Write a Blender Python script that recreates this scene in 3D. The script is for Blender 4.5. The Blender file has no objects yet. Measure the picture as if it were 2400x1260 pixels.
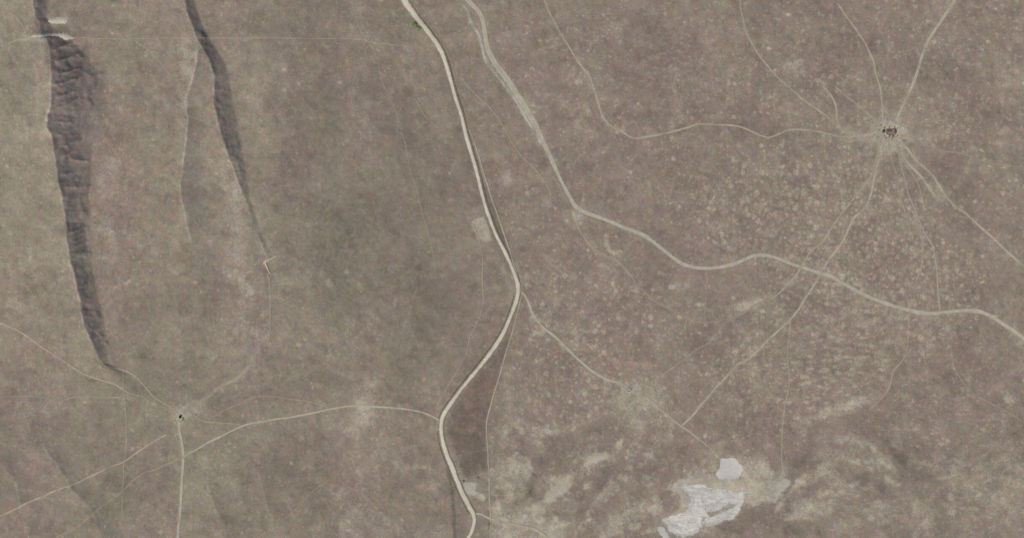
import bpy, math, random
import numpy as np
from mathutils import Vector

random.seed(7)
rng = np.random.default_rng(11)
sc = bpy.context.scene

# ------------------------------------------------------------------ camera, sky, sun, exposure
U = 0.6                      # metres per picture pixel of the 2400 x 1260 survey picture
CAM_H = 6000.0
SUN_EL, SUN_AZ = math.radians(38), math.radians(224)

cam_data = bpy.data.cameras.new('survey_camera')
cam = bpy.data.objects.new('survey_camera', cam_data)
sc.collection.objects.link(cam)
cam.location = (0, 0, CAM_H)
cam.rotation_euler = (0, 0, 0)
cam_data.sensor_width = 36
cam_data.lens = 36 * CAM_H / (2400 * U)
cam_data.clip_start = 10
cam_data.clip_end = 40000
sc.camera = cam

world = bpy.data.worlds.new('World')
sc.world = world
world.use_nodes = True
wn = world.node_tree
sky = wn.nodes.new('ShaderNodeTexSky')
sky.sky_type = 'NISHITA'
sky.sun_disc = False
sky.sun_elevation = SUN_EL
sky.sun_rotation = SUN_AZ
sky.dust_density = 2.0
wn.nodes['Background'].inputs['Strength'].default_value = 0.08
wn.links.new(sky.outputs[0], wn.nodes['Background'].inputs['Color'])

sun_data = bpy.data.lights.new('sun', 'SUN')
sun_data.energy = 3.5
sun_data.angle = math.radians(0.5)
sun_data.color = (1.0, 0.945, 0.89)
sun = bpy.data.objects.new('sun', sun_data)
sc.collection.objects.link(sun)
sdir = Vector((math.sin(SUN_AZ) * math.cos(SUN_EL), math.cos(SUN_AZ) * math.cos(SUN_EL), math.sin(SUN_EL)))
sun.rotation_euler = sdir.to_track_quat('Z', 'Y').to_euler()
sun.location = sdir * 3000

sc.view_settings.view_transform = 'Standard'
sc.view_settings.look = 'None'
sc.view_settings.exposure = 0.0
sc.view_settings.gamma = 1.0
sc.view_settings.use_curve_mapping = False
sc.cycles.transparent_max_bounces = 48
sc.cycles.max_bounces = 4
sc.cycles.use_denoising = False

# ------------------------------------------------------------------ small helpers
COL = sc.collection


def wx(px):
    return (np.asarray(px, float) - 1200.0) * U


def wy(py):
    return (630.0 - np.asarray(py, float)) * U


def lin(r, g, b):
    f = lambda c: (c / 255 / 12.92) if c / 255 <= 0.04045 else ((c / 255 + 0.055) / 1.055) ** 2.4
    return (f(r), f(g), f(b), 1.0)


def tag(o, label=None, cat=None, group=None, kind=None):
    if label:
        o['label'] = label
    if cat:
        o['category'] = cat
    if group:
        o['group'] = group
    if kind:
        o['kind'] = kind
    return o


def mesh_obj(name, verts, faces, mat, parent=None, smooth=False):
    me = bpy.data.meshes.new(name)
    me.from_pydata([tuple(v) for v in verts], [], faces)
    me.update()
    if smooth:
        me.polygons.foreach_set('use_smooth', [True] * len(me.polygons))
    me.materials.append(mat)
    o = bpy.data.objects.new(name, me)
    COL.objects.link(o)
    o.parent = parent
    return o


def empty(name, loc):
    o = bpy.data.objects.new(name, None)
    COL.objects.link(o)
    o.location = loc
    o.empty_display_size = 1
    return o


class Nodes:
    """tiny wrapper to write shader maths briefly"""

    def __init__(self, name):
        self.mat = bpy.data.materials.new(name)
        self.mat.use_nodes = True
        self.t = self.mat.node_tree
        self.t.nodes.clear()
        self.out = self.t.nodes.new('ShaderNodeOutputMaterial')
        self.geo = self.t.nodes.new('ShaderNodeNewGeometry')
        self.pos = self.geo.outputs['Position']

    def put(self, sock, v):
        if isinstance(v, bpy.types.NodeSocket):
            self.t.links.new(v, sock)
        else:
            sock.default_value = v

    def noise(self, scale, detail=4, rough=0.55, vec=None, off=0.0, dist=0.0):
        n = self.t.nodes.new('ShaderNodeTexNoise')
        n.noise_dimensions = '3D'
        v = vec or self.pos
        if off:
            v = self.vadd(v, (off, off * 1.7, off * 0.3))
        self.put(n.inputs['Vector'], v)
        n.inputs['Scale'].default_value = scale
        n.inputs['Detail'].default_value = detail
        n.inputs['Roughness'].default_value = rough
        n.inputs['Distortion'].default_value = dist
        return n.outputs['Fac'], n.outputs['Color']

    def vadd(self, a, b):
        n = self.t.nodes.new('ShaderNodeVectorMath')
        n.operation = 'ADD'
        self.put(n.inputs[0], a)
        self.put(n.inputs[1], b)
        return n.outputs[0]

    def vscale(self, a, s):
        n = self.t.nodes.new('ShaderNodeVectorMath')
        n.operation = 'MULTIPLY'
        self.put(n.inputs[0], a)
        n.inputs[1].default_value = s
        return n.outputs[0]

    def mapping(self, v, rotz, scale):
        n = self.t.nodes.new('ShaderNodeMapping')
        self.put(n.inputs['Vector'], v)
        n.inputs['Rotation'].default_value = (0, 0, rotz)
        n.inputs['Scale'].default_value = scale
        return n.outputs[0]

    def vor(self, scale, vec):
        n = self.t.nodes.new('ShaderNodeTexVoronoi')
        n.feature = 'F1'
        n.voronoi_dimensions = '2D'
        self.put(n.inputs['Vector'], vec)
        n.inputs['Scale'].default_value = scale
        return n.outputs['Distance'], n.outputs['Color']

    def m(self, op, a, b=0.0, clamp=False):
        n = self.t.nodes.new('ShaderNodeMath')
        n.operation = op
        n.use_clamp = clamp
        self.put(n.inputs[0], a)
        self.put(n.inputs[1], b)
        return n.outputs[0]

    def step(self, v, lo, hi, to0=0.0, to1=1.0):
        n = self.t.nodes.new('ShaderNodeMapRange')
        n.interpolation_type = 'SMOOTHSTEP'
        self.put(n.inputs['Value'], v)
        n.inputs['From Min'].default_value = lo
        n.inputs['From Max'].default_value = hi
        n.inputs['To Min'].default_value = to0
        n.inputs['To Max'].default_value = to1
        return n.outputs['Result']

    def mix(self, f, a, b, blend='MIX'):
        n = self.t.nodes.new('ShaderNodeMix')
        n.data_type = 'RGBA'
        n.blend_type = blend
        self.put(n.inputs[0], f)
        self.put(n.inputs[6], a)
        self.put(n.inputs[7], b)
        return n.outputs[2]

    def gain(self, col, v):
        """multiply a colour by a scalar"""
        n = self.t.nodes.new('ShaderNodeVectorMath')
        n.operation = 'SCALE'
        self.put(n.inputs[0], col)
        self.put(n.inputs['Scale'], v)
        return n.outputs[0]

    def attr(self, name):
        n = self.t.nodes.new('ShaderNodeAttribute')
        n.attribute_name = name
        return n

    def sep(self, col):
        n = self.t.nodes.new('ShaderNodeSeparateColor')
        self.put(n.inputs[0], col)
        return n.outputs

    def bump(self, h, strength, dist):
        n = self.t.nodes.new('ShaderNodeBump')
        n.inputs['Strength'].default_value = strength
        n.inputs['Distance'].default_value = dist
        self.put(n.inputs['Height'], h)
        return n.outputs[0]

    def finish(self, col, alpha=None, normal=None, rough=0.95, spec=0.15):
        b = self.t.nodes.new('ShaderNodeBsdfPrincipled')
        self.put(b.inputs['Base Color'], col)
        b.inputs['Roughness'].default_value = rough
        b.inputs['Specular IOR Level'].default_value = spec
        if normal is not None:
            self.put(b.inputs['Normal'], normal)
        if alpha is not None:
            self.put(b.inputs['Alpha'], alpha)
        self.t.links.new(b.outputs[0], self.out.inputs[0])
        return self.mat


def catmull(pts, spacing=4.0):
    """smooth resampling of a hand-laid line; every column is interpolated"""
    P = np.asarray(pts, float)
    Q = np.vstack([2 * P[0] - P[1], P, 2 * P[-1] - P[-2]])
    out = []
    for i in range(1, len(Q) - 2):
        p0, p1, p2, p3 = Q[i - 1], Q[i], Q[i + 1], Q[i + 2]
        n = max(1, int(np.hypot(*(p2 - p1)[:2]) / spacing))
        for k in range(n):
            t = k / n
            out.append(0.5 * ((2 * p1) + (-p0 + p2) * t + (2 * p0 - 5 * p1 + 4 * p2 - p3) * t * t + (-p0 + 3 * p1 - 3 * p2 + p3) * t ** 3))
    out.append(P[-1])
    return np.array(out)


# ------------------------------------------------------------------ survey lines (picture pixels)
MAIN = [(925, -40, 6.5), (946, 0, 6.5), (973, 37, 6.5), (1005, 77, 6.0), (1030, 113, 5.2), (1042, 140, 4.8), (1053, 177, 4.4), (1067, 227, 4.2), (1080, 267, 4.2),
        (1093, 320, 4.2), (1110, 377, 4.2), (1120, 413, 4.0), (1130, 455, 4.0), (1141, 493, 4.0), (1162, 548, 4.2), (1182, 587, 4.2), (1198, 622, 4.4), (1209, 650, 4.8),
        (1214, 672, 5.4), (1213, 692, 5.2), (1205, 720, 4.6), (1193, 750, 4.6), (1178, 783, 4.8), (1160, 812, 5.0), (1136, 844, 5.0), (1110, 876, 5.0), (1082, 910, 5.0),
        (1060, 940, 5.2), (1042, 967, 5.6), (1035, 985, 5.4), (1034, 1008, 5.0), (1038, 1035, 5.0), (1048, 1067, 5.4), (1060, 1094, 5.6), (1070, 1121, 5.8), (1083, 1153, 6.2),
        (1096, 1178, 6.2), (1108, 1200, 6.4), (1112, 1216, 5.0), (1108, 1238, 4.6), (1098, 1260, 4.8), (1080, 1295, 4.8)]
WIDE = [(1078, -30, 7), (1100, 5, 7), (1120, 25, 6), (1131, 50, 6), (1137, 80, 6), (1142, 112, 7), (1156, 142, 8), (1180, 175, 9), (1206, 212, 10), (1232, 255, 9.5), (1258, 300, 8),
        (1278, 343, 6), (1297, 383, 6), (1313, 418, 5), (1333, 457, 5), (1350, 484, 6), (1373, 498, 5.5), (1407, 510, 5), (1440, 523, 5.2), (1473, 537, 5.5), (1507, 550, 5.5), (1530, 566, 4.6),
        (1553, 584, 4.6), (1577, 603, 4.8), (1603, 619, 5.0), (1633, 627, 4.8), (1673, 628, 4.8), (1713, 620, 4.6), (1740, 610, 4.6), (1765, 600, 4.6), (1793, 597, 4.6), (1820, 604, 4.6),
        (1850, 616, 4.6), (1882, 627, 4.6), (1917, 638, 4.6), (1945, 646, 4.8), (1973, 662, 5.0), (2007, 681, 5.0), (2040, 697, 5.0), (2077, 710, 5.0), (2113, 722, 5.0), (2150, 731, 5.2),
        (2183, 734, 5.2), (2220, 731, 5.0), (2260, 727, 5.2), (2293, 729, 5.2), (2322, 740, 5.0), (2347, 756, 5.0), (2373, 773, 5.0), (2402, 794, 5.0), (2450, 830, 5.0)]

# name, material, strength, label, line (x, y[, half width])
TRACKS = [
    ('dirt_track', 'wash', 0.72, 'pale braid of wheel ruts west of the wide track near the top edge', 5.0,
     [(1062, -30), (1078, 5), (1095, 25), (1104, 53), (1122, 82), (1130, 108), (1135, 132), (1147, 156), (1180, 196), (1204, 228), (1228, 268), (1250, 304), (1270, 340)]),
    ('dirt_track', 'olive', 0.85, 'pale double track climbing north east from the stock post to the top edge', 3.6,
     [(2098, 290), (2106, 268), (2120, 240), (2133, 213), (2148, 177), (2160, 137), (2173, 103), (2193, 67), (2213, 37), (2237, 3), (2255, -30)]),
    ('dirt_track', 'olive', 0.6, 'thin path leaving the stock post due north and bending north west', 2.0,
     [(2074, 300), (2070, 280), (2069, 253), (2063, 207), (2053, 173), (2047, 143), (2033, 113), (2017, 83), (2000, 60), (1983, 37), (1962, 5)]),
    ('dirt_track', 'olive', 0.5, 'short straight path running north west from the stock post to the bare stony patch', 2.0,
     [(2066, 296), (2048, 279), (2027, 260), (1997, 235), (1977, 219), (1955, 200)]),
    ('dirt_track', 'olive', 0.6, 'hooked path from the stock post curling north past the bare stony patch', 2.4,
     [(2060, 309), (2040, 313), (2015, 316), (1988, 313), (1971, 303), (1963, 283), (1960, 257), (1955, 237), (1943, 217), (1928, 202)]),
    ('dirt_track', 'olive', 0.55, 'long thin path from the hooked path up to the top edge', 1.9,
     [(1971, 303), (1947, 281), (1920, 260), (1887, 237), (1860, 213), (1830, 189), (1803, 160), (1780, 131), (1763, 103), (1750, 77), (1743, 48), (1733, 0), (1728, -30)]),
    ('dirt_track', 'olive', 0.6, 'winding path from the stock post westward across the upper plain to the top edge', 2.1,
     [(2050, 314), (2013, 319), (1980, 321), (1947, 315), (1913, 307), (1880, 304), (1850, 305), (1825, 314), (1800, 323), (1776, 315), (1747, 302), (1720, 295), (1680, 292), (1640, 291), (1613, 299), (1583, 307),
      (1533, 317), (1500, 323), (1477, 321), (1458, 309), (1434, 297), (1418, 282), (1407, 257), (1397, 223), (1388, 197), (1377, 172), (1354, 143), (1333, 110), (1314, 80), (1298, 50), (1284, 23), (1270, -20)]),
    ('dirt_track', 'olive', 0.45, 'short spur joining two paths just west of the stock post', 2.0,
     [(2040, 322), (2010, 328), (1987, 332), (1966, 323)]),
    ('dirt_track', 'olive', 0.4, 'faint path leaving the stock post towards the east', 1.6,
     [(2105, 300), (2120, 294), (2143, 287), (2173, 285), (2203, 283), (2243, 278)]),
    ('dirt_track', 'olive', 0.38, 'faint path from the stock post east south east to the right edge', 1.7,
     [(2108, 318), (2130, 322), (2153, 329), (2180, 342), (2213, 353), (2247, 358), (2273, 365), (2307, 378), (2340, 385), (2400, 392), (2440, 398)]),
    ('dirt_track', 'olive', 0.8, 'broad worn path from the stock post south east ending at the trampled fork', 3.2,
     [(2082, 322), (2092, 334), (2107, 353), (2123, 376), (2143, 397), (2163, 418), (2183, 447), (2197, 462), (2212, 468)]),
    ('dirt_track', 'olive', 0.7, 'long path from the stock post south east to the right edge', 2.7,
     [(2098, 320), (2112, 332), (2133, 357), (2153, 380), (2176, 400), (2198, 428), (2217, 460), (2240, 483), (2267, 503), (2293, 527), (2323, 553), (2350, 580), (2373, 600), (2402, 626), (2440, 655)]),
    ('dirt_track', 'olive', 0.85, 'main path from the stock post south west, crossing the wide track to the lower plain', 2.7,
     [(2078, 322), (2073, 334), (2067, 353), (2057, 385), (2049, 418), (2043, 450), (2033, 477), (2017, 497), (2001, 511), (1990, 537), (1977, 563), (1960, 587), (1940, 611), (1925, 637), (1910, 663), (1890, 694),
      (1870, 726), (1850, 750), (1827, 771), (1800, 796), (1778, 820), (1755, 840), (1731, 852), (1713, 870), (1683, 903), (1653, 937), (1628, 966), (1609, 988), (1598, 998)]),
    ('dirt_track', 'olive', 0.55, 'second path from the stock post south west ending just below the wide track', 2.0,
     [(2070, 322), (2063, 336), (2058, 360), (2049, 389), (2037, 419), (2013, 450), (1990, 480), (1967, 507), (1950, 533), (1930, 563), (1903, 587), (1883, 613), (1870, 638), (1853, 660), (1837, 677), (1817, 693), (1800, 702)]),
    ('dirt_track', 'rose', 0.34, 'faint looping wash edge path below the wide track, west of the crossing', 2.6,
     [(1808, 698), (1797, 703), (1773, 713), (1747, 730), (1723, 743), (1693, 750), (1653, 755), (1630, 752), (1603, 737), (1573, 723), (1543, 710), (1520, 693), (1493, 667)]),
    ('dirt_track', 'olive', 0.42, 'thin path south of the stock post between its two forks', 1.6,
     [(2082, 326), (2085, 345), (2093, 383), (2104, 417), (2108, 453), (2120, 493), (2133, 537), (2142, 565)]),
    ('dirt_track', 'olive', 0.55, 'path south south east from the stock post down to the wide track', 1.9,
     [(2090, 326), (2100, 342), (2107, 360), (2112, 387), (2121, 420), (2130, 457), (2143, 490), (2155, 520), (2170, 550), (2186, 576), (2192, 605), (2197, 637), (2198, 680), (2203, 728)]),
    ('dirt_track', 'rose', 0.5, 'brown thread of path crossing the wide track and running south to the sandy hollow', 1.8,
     [(2155, 520), (2160, 560), (2163, 593), (2158, 630), (2148, 660), (2143, 693), (2136, 715), (2130, 745), (2128, 787), (2126, 820), (2114, 846), (2094, 869), (2087, 897), (2077, 920), (2057, 943), (2033, 963)]),
    ('dirt_track', 'rose', 0.3, 'barely visible straight path due south of the stock post', 1.5,
     [(2070, 340), (2067, 420), (2068, 487), (2070, 563)]),
    ('dirt_track', 'olive', 0.45, 'straight vertical path from the wide track junction south to the white pans', 1.9,
     [(1850, 740), (1852, 770), (1847, 813), (1846, 842), (1850, 900), (1841, 945), (1834, 1000), (1832, 1073), (1838, 1112)]),
    ('dirt_track', 'rose', 0.4, 'short vertical path hanging from the wide track at its lowest bend', 1.7,
     [(1657, 632), (1656, 680), (1653, 720), (1653, 753)]),
    ('dirt_track', 'bright', 0.85, 'pale track from the road fork south east to the oval trough', 2.9,
     [(1216, 684), (1226, 688), (1238, 709), (1250, 737), (1267, 760), (1290, 780), (1313, 800), (1333, 820), (1353, 840), (1377, 860), (1400, 877), (1427, 890), (1462, 900)]),
    ('dirt_track', 'olive', 0.55, 'path from the oval trough south east to the round white pan', 2.2,
     [(1505, 924), (1522, 934), (1550, 960), (1577, 983), (1597, 997), (1620, 1013), (1647, 1033), (1670, 1054), (1690, 1074)]),
    ('dirt_track', 'olive', 0.4, 'path from the oval trough north east up to the looping path', 1.8,
     [(1502, 908), (1527, 893), (1553, 877), (1583, 857), (1608, 839), (1630, 820), (1660, 803), (1680, 783), (1694, 762), (1713, 746)]),
    ('dirt_track', 'olive', 0.42, 'faint path dropping south from the elbow of the wide track', 2.6,
     [(1350, 490), (1350, 510), (1354, 530), (1367, 553), (1387, 577), (1417, 597), (1445, 611), (1470, 635), (1493, 667)]),
    ('dirt_track', 'olive', 0.35, 'small curved spur leaving the wide track towards the faint path below its elbow', 1.8,
     [(1500, 553), (1480, 567), (1467, 583), (1450, 604)]),
    ('dirt_track', 'olive', 0.42, 'thin path between the gravel road and the wide track', 1.5,
     [(1085, 188), (1120, 227), (1147, 250), (1167, 277), (1187, 310), (1200, 334), (1220, 363), (1247, 389), (1272, 418), (1294, 458)]),
    ('dirt_track', 'rose', 0.40, 'straight thin fence path running level across the upper left from the earth bank', 1.4,
     [(165, 87), (200, 89), (233, 90), (300, 91), (433, 89), (597, 88), (720, 90), (833, 91), (880, 99), (967, 109), (1024, 109)]),
    ('dirt_track', 'olive', 0.35, 'faint path bending away south east from the level fence path', 1.6,
     [(308, 91), (340, 110), (367, 137), (387, 160), (402, 179)]),
    ('dirt_track', 'rose', 0.35, 'faint vertical path on the plateau near the left edge', 1.3,
     [(30, 300), (38, 315), (38, 367), (35, 420), (28, 465), (22, 505)]),
    ('dirt_track', 'rose', 0.55, 'reddish path from the left edge south east below the scarp', 1.7,
     [(-30, 742), (0, 755), (40, 773), (77, 797), (103, 817), (140, 839), (173, 862), (207, 880), (240, 890), (270, 900), (288, 912), (310, 923), (332, 928), (356, 943)]),
    ('dirt_track', 'rose', 0.45, 'level reddish path west of the black tank', 1.6,
     [(130, 943), (157, 935), (190, 928), (233, 929), (273, 930), (300, 931), (332, 927)]),
    ('dirt_track', 'olive', 0.3, 'very faint level path at the left edge beside the reddish one', 1.4,
     [(-20, 930), (40, 928), (67, 927), (110, 932), (130, 942)]),
    ('dirt_track', 'olive', 0.45, 'worn diffuse path from the black tank north east', 4.2,
     [(428, 968), (440, 958), (457, 947), (490, 927), (520, 903), (553, 887), (575, 866), (600, 838)]),
    ('dirt_track', 'rose', 0.5, 'thin path from the black tank east to the long level track', 1.8,
     [(440, 960), (457, 973), (474, 985), (520, 990), (565, 994)]),
    ('dirt_track', 'rose', 0.4, 'faint arched path east of the black tank', 1.5,
     [(477, 983), (503, 973), (533, 957), (567, 942), (600, 929), (643, 927), (687, 935), (727, 940), (775, 954)]),
    ('dirt_track', 'bright', 0.7, 'pale straight track from the black tank south to the bottom edge', 3.0,
     [(419, 984), (421, 1013), (427, 1040), (430, 1067), (428, 1100), (425, 1130), (423, 1173), (421, 1213), (417, 1258), (414, 1300)]),
    ('dirt_track', 'bright', 0.68, 'long curved track from the southbound track to the gravel road', 2.1,
     [(427, 1071), (467, 1048), (500, 1030), (530, 1015), (560, 1000), (582, 993), (605, 989), (643, 982), (690, 975), (730, 967), (773, 958), (813, 951), (842, 949), (873, 952), (920, 955), (960, 959), (987, 965), (1008, 973), (1030, 984)]),
    ('dirt_track', 'rose', 0.7, 'long straight reddish track slanting from the black tank down to the left edge', 1.9,
     [(393, 1015), (353, 1037), (320, 1060), (290, 1080), (260, 1092), (227, 1108), (187, 1127), (147, 1142), (113, 1157), (73, 1173), (40, 1190), (0, 1208), (-40, 1226)]),
    ('dirt_track', 'rose', 0.42, 'fainter reddish track slanting below the straight one to the bottom edge', 1.7,
     [(425, 1070), (367, 1098), (337, 1107), (310, 1127), (287, 1150), (260, 1170), (230, 1193), (207, 1213), (173, 1237), (133, 1257), (90, 1285)]),
    ('dirt_track', 'olive', 0.35, 'faint vertical fence line path left of the black tank', 1.6,
     [(289, 868), (289, 907), (292, 940), (296, 980), (297, 1040), (291, 1080), (290, 1123), (286, 1160), (287, 1207)]),
    ('dirt_track', 'rose', 0.5, 'path along the foot of the long scarp down to the black tank', 2.0,
     [(237, 842), (247, 855), (277, 863), (293, 868), (317, 881), (337, 903), (360, 927), (385, 943), (414, 962)]),
    ('dirt_track', 'rose', 0.45, 'thin path beside the gravel road from the square bare plot down to the level track', 1.5,
     [(1106, 520), (1117, 547), (1127, 580), (1132, 613), (1130, 653), (1133, 700), (1128, 730), (1117, 760), (1103, 787), (1092, 833), (1083, 846), (1067, 877), (1047, 910), (1030, 940), (1023, 970)]),
    ('dirt_track', 'olive', 0.42, 'faint vertical path running south from the small bright earth bank', 2.2,
     [(628, 640), (631, 660), (633, 690), (634, 753), (630, 795)]),
    ('dirt_track', 'olive', 0.24, 'faint long path west of the gravel road running down from the top', 1.8,
     [(826, 0), (833, 33), (850, 80), (875, 115), (890, 157), (897, 193), (913, 230), (927, 257), (940, 300), (953, 347), (962, 400), (977, 440), (984, 477), (1000, 533), (1017, 597), (1023, 653)]),
    ('dirt_track', 'rose', 0.32, 'short faint path between the long faint path and the gravel road', 1.6,
     [(950, 240), (973, 233), (993, 267), (1022, 295)]),
    ('dirt_track', 'rose', 0.35, 'faint diagonal path near the bottom edge west of the gravel road', 1.6,
     [(590, 1268), (643, 1233), (680, 1203), (703, 1183), (733, 1150), (773, 1120)]),
    ('dirt_track', 'bright', 0.7, 'short spur leaving the gravel road eastward at the bottom', 2.2,
     [(1110, 1202), (1118, 1203), (1128, 1204), (1137, 1209), (1150, 1216), (1165, 1217)]),
    ('dirt_track', 'olive', 0.7, 'faint sandy path running on east from the bottom spur', 2.4,
     [(1190, 1222), (1208, 1228), (1230, 1233), (1258, 1241), (1290, 1264)]),
    ('dirt_track', 'olive', 0.3, 'faint path curving across the lower right corner', 2.2,
     [(2233, 770), (2232, 838), (2250, 883), (2283, 920), (2320, 943), (2360, 963), (2405, 990)]),
    ('dirt_track', 'olive', 0.6, 'pale fence path east of the gravel road above the fork', 1.6,
     [(1098, 300), (1117, 350), (1138, 420), (1167, 507), (1187, 563), (1202, 613), (1216, 660), (1222, 686)]),
    ('dirt_track', 'olive', 0.55, 'pale fence path east of the gravel road below the fork', 1.6,
     [(1222, 692), (1213, 730), (1200, 780), (1182, 840), (1167, 893), (1150, 950), (1141, 985), (1141, 1027), (1145, 1093), (1147, 1160), (1149, 1217), (1150, 1290)]),
    ('dirt_track', 'olive', 0.5, 'pale path from the bright earth bank to the left edge', 2.0,
     [(84, 84), (60, 90), (43, 94), (0, 109), (-30, 117)]),
    ('dirt_track', 'olive', 0.4, 'pale path in the top left corner joining the earth bank from above', 2.4,
     [(20, 27), (43, 44), (57, 66), (64, 85)]),
    ('dirt_track', 'olive', 0.4, 'short faint trail fanning south west from the stock post above the two forked paths', 1.8,
     [(2066, 328), (2046, 362), (2024, 392), (2000, 416)]),
    ('dirt_track', 'olive', 0.36, 'short faint trail fanning south east from the stock post inside the worn path', 1.8,
     [(2100, 340), (2118, 376), (2146, 418), (2160, 452), (2168, 490)]),
]

# scarps: (y, crest x, width of the dark face, drop in metres)
SCARP_A = [(-300, 60, 60, 14), (-60, 72, 45, 12), (0, 78, 34, 10), (20, 82, 30, 9), (42, 86, 24, 7), (50, 94, 22, 6), (80, 100, 30, 6.5), (95, 112, 44, 8.5), (110, 117, 66, 10.5), (135, 121, 88, 14), (170, 125, 108, 18.5),
           (200, 125, 122, 22), (240, 124, 126, 23), (258, 124, 126, 23), (270, 114, 132, 23), (300, 115, 120, 23), (315, 124, 105, 22), (350, 130, 85, 20), (390, 136, 76, 18), (430, 140, 74, 18), (460, 148, 60, 16), (480, 152, 60, 13),
           (505, 156, 62, 13), (520, 156, 42, 12.5), (560, 160, 43, 12.5), (590, 165, 43, 12.5), (620, 172, 42, 12.5), (660, 180, 42, 12.5), (695, 189, 40, 11), (722, 193, 44, 9), (745, 195, 50, 10), (775, 205, 42, 9),
           (800, 216, 32, 7), (830, 228, 24, 5), (852, 240, 18, 3), (880, 290, 16, 1), (930, 340, 16, 0), (3000, 340, 16, 0)]
SCARP_B = [(-300, 470, 38, 0.0), (90, 464, 30, 0.0), (110, 466, 30, 1.5), (150, 461, 34, 3.5), (190, 452, 38, 4.0), (225, 440, 34, 3.5), (250, 438, 30, 2.5), (280, 443, 30, 3.0), (320, 438, 57, 4.0), (360, 434, 76, 5.0),
           (400, 430, 84, 5.5), (430, 424, 84, 5.5), (470, 427, 84, 5.0), (500, 435, 76, 4.0), (530, 443, 65, 3.0), (560, 448, 57, 1.5), (590, 450, 57, 0.5), (640, 455, 57, 0.0), (3000, 455, 57, 0.0)]
SCARP_C = [(-300, 420, 26, 7.2), (-40, 430, 23, 6.5), (0, 434, 21, 6.5), (30, 440, 23, 6.5), (60, 451, 25, 6.5), (90, 464, 28, 6.5), (120, 480, 30, 7.2), (150, 494, 33, 7.9), (180, 502, 37, 8.6), (210, 504, 39, 9.4), (245, 503, 44, 9.4), (280, 511, 44, 9.4),
           (320, 521, 39, 8.6), (350, 531, 37, 7.9), (390, 546, 30, 5.8), (430, 561, 18, 3.6), (470, 576, 12, 2.2), (510, 590, 10, 1.4), (540, 601, 9, 1.0), (570, 613, 12, 1.8), (600, 626, 11, 0.9), (640, 640, 11, 0.0), (3000, 640, 11, 0.0)]
LOW = [
    [(1010, 92, 36, 0.0), (1030, 97, 36, 0.6), (1060, 112, 42, 1.3), (1085, 134, 48, 1.8), (1117, 153, 48, 2.1), (1143, 167, 54, 2.4), (1173, 197, 54, 2.4), (1197, 217, 54, 2.4), (1217, 227, 54, 2.4), (1235, 230, 54, 2.4), (1258, 240, 54, 2.4), (1320, 250, 54, 2.4)],
    [(1040, 484, 42, 0.0), (1073, 487, 42, 0.8), (1123, 488, 48, 1.6), (1157, 493, 54, 2.1), (1177, 500, 54, 2.2), (1203, 513, 54, 2.2), (1230, 527, 48, 1.9), (1258, 531, 48, 1.8), (1320, 540, 48, 1.6)],
    [(1060, 4, 36, 0.0), (1090, 10, 36, 0.8), (1133, 37, 42, 1.1), (1173, 47, 42, 0.8), (1210, 50, 42, 0.0), (1320, 50, 42, 0.0)],
    [(1080, 604, 42, 0.0), (1107, 610, 42, 0.8), (1173, 623, 42, 1.3), (1213, 640, 42, 0.8), (1240, 645, 42, 0.0), (1320, 645, 42, 0.0)],
    [(-100, 548, 36, 0.0), (-20, 551, 36, 0.8), (10, 553, 36, 1.1), (50, 556, 36, 0.8), (75, 600, 36, 0.5), (100, 610, 36, 0.8), (130, 622, 36, 0.4), (160, 630, 36, 0.0), (1320, 630, 36, 0.0)],
]
# gully ribs on the big face: (y at crest side, x0, x1, rise north per px, height)
RIBS = [(118, 128, 195, .55, 1.6), (146, 135, 195, .42, 2.6), (174, 140, 190, .30, 2.8), (199, 130, 190, .30, 2.4), (228, 136, 186, .35, 2.4), (252, 140, 215, .55, 1.8), (289, 140, 172, .05, 1.6),
        (316, 140, 165, .45, 2.0), (343, 146, 186, .40, 2.6), (364, 150, 186, .45, 2.4), (374, 168, 208, -.15, 2.0), (410, 150, 205, .2, 1.2), (440, 156, 210, .1, 1.0), (545, 166, 200, .4, 1.4), (556, 168, 200, .35, 1.4), (566, 170, 200, .3, 1.4), (578, 172, 205, .3, 1.2),
        (630, 185, 215, .2, 0.8), (670, 190, 222, .2, 0.8)]

WHITE_PAN = [(1690, 1072), (1715, 1070), (1724, 1074), (1734, 1083), (1741, 1092), (1743, 1101), (1739, 1109), (1729, 1119), (1713, 1123), (1698, 1121), (1683, 1124), (1677, 1113), (1679, 1106), (1686, 1102), (1689, 1090)]
BIG_PAN = [(1588, 1139), (1595, 1133), (1610, 1132), (1628, 1128), (1648, 1131), (1660, 1140), (1685, 1143), (1708, 1146), (1735, 1149), (1767, 1150), (1764, 1154), (1746, 1156), (1750, 1167), (1741, 1182), (1732, 1196),
           (1715, 1214), (1700, 1222), (1684, 1227), (1668, 1233), (1651, 1230), (1646, 1223), (1650, 1211), (1642, 1212), (1639, 1228), (1636, 1243), (1624, 1256), (1600, 1258), (1575, 1251), (1562, 1233), (1552, 1224),
           (1545, 1215), (1562, 1213), (1580, 1208), (1598, 1207), (1609, 1201), (1615, 1192), (1627, 1174), (1620, 1165), (1607, 1154), (1593, 1149)]
ISLAND = [(1656, 1201), (1664, 1196), (1678, 1193), (1691, 1196), (1698, 1192), (1722, 1174), (1733, 1160), (1736, 1162), (1722, 1182), (1703, 1198), (1688, 1205), (1670, 1218), (1657, 1220)]
LITTLE_PAN = [(1543, 1229), (1552, 1234), (1557, 1241), (1566, 1250), (1574, 1262), (1578, 1278), (1562, 1278), (1553, 1256), (1547, 1248), (1539, 1241)]
FINGER_PAN = [(1790, 1150), (1800, 1141), (1817, 1129), (1836, 1121), (1853, 1124), (1857, 1134), (1846, 1143), (1834, 1149), (1828, 1160), (1826, 1172), (1810, 1178), (1798, 1174), (1792, 1163)]
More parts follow.
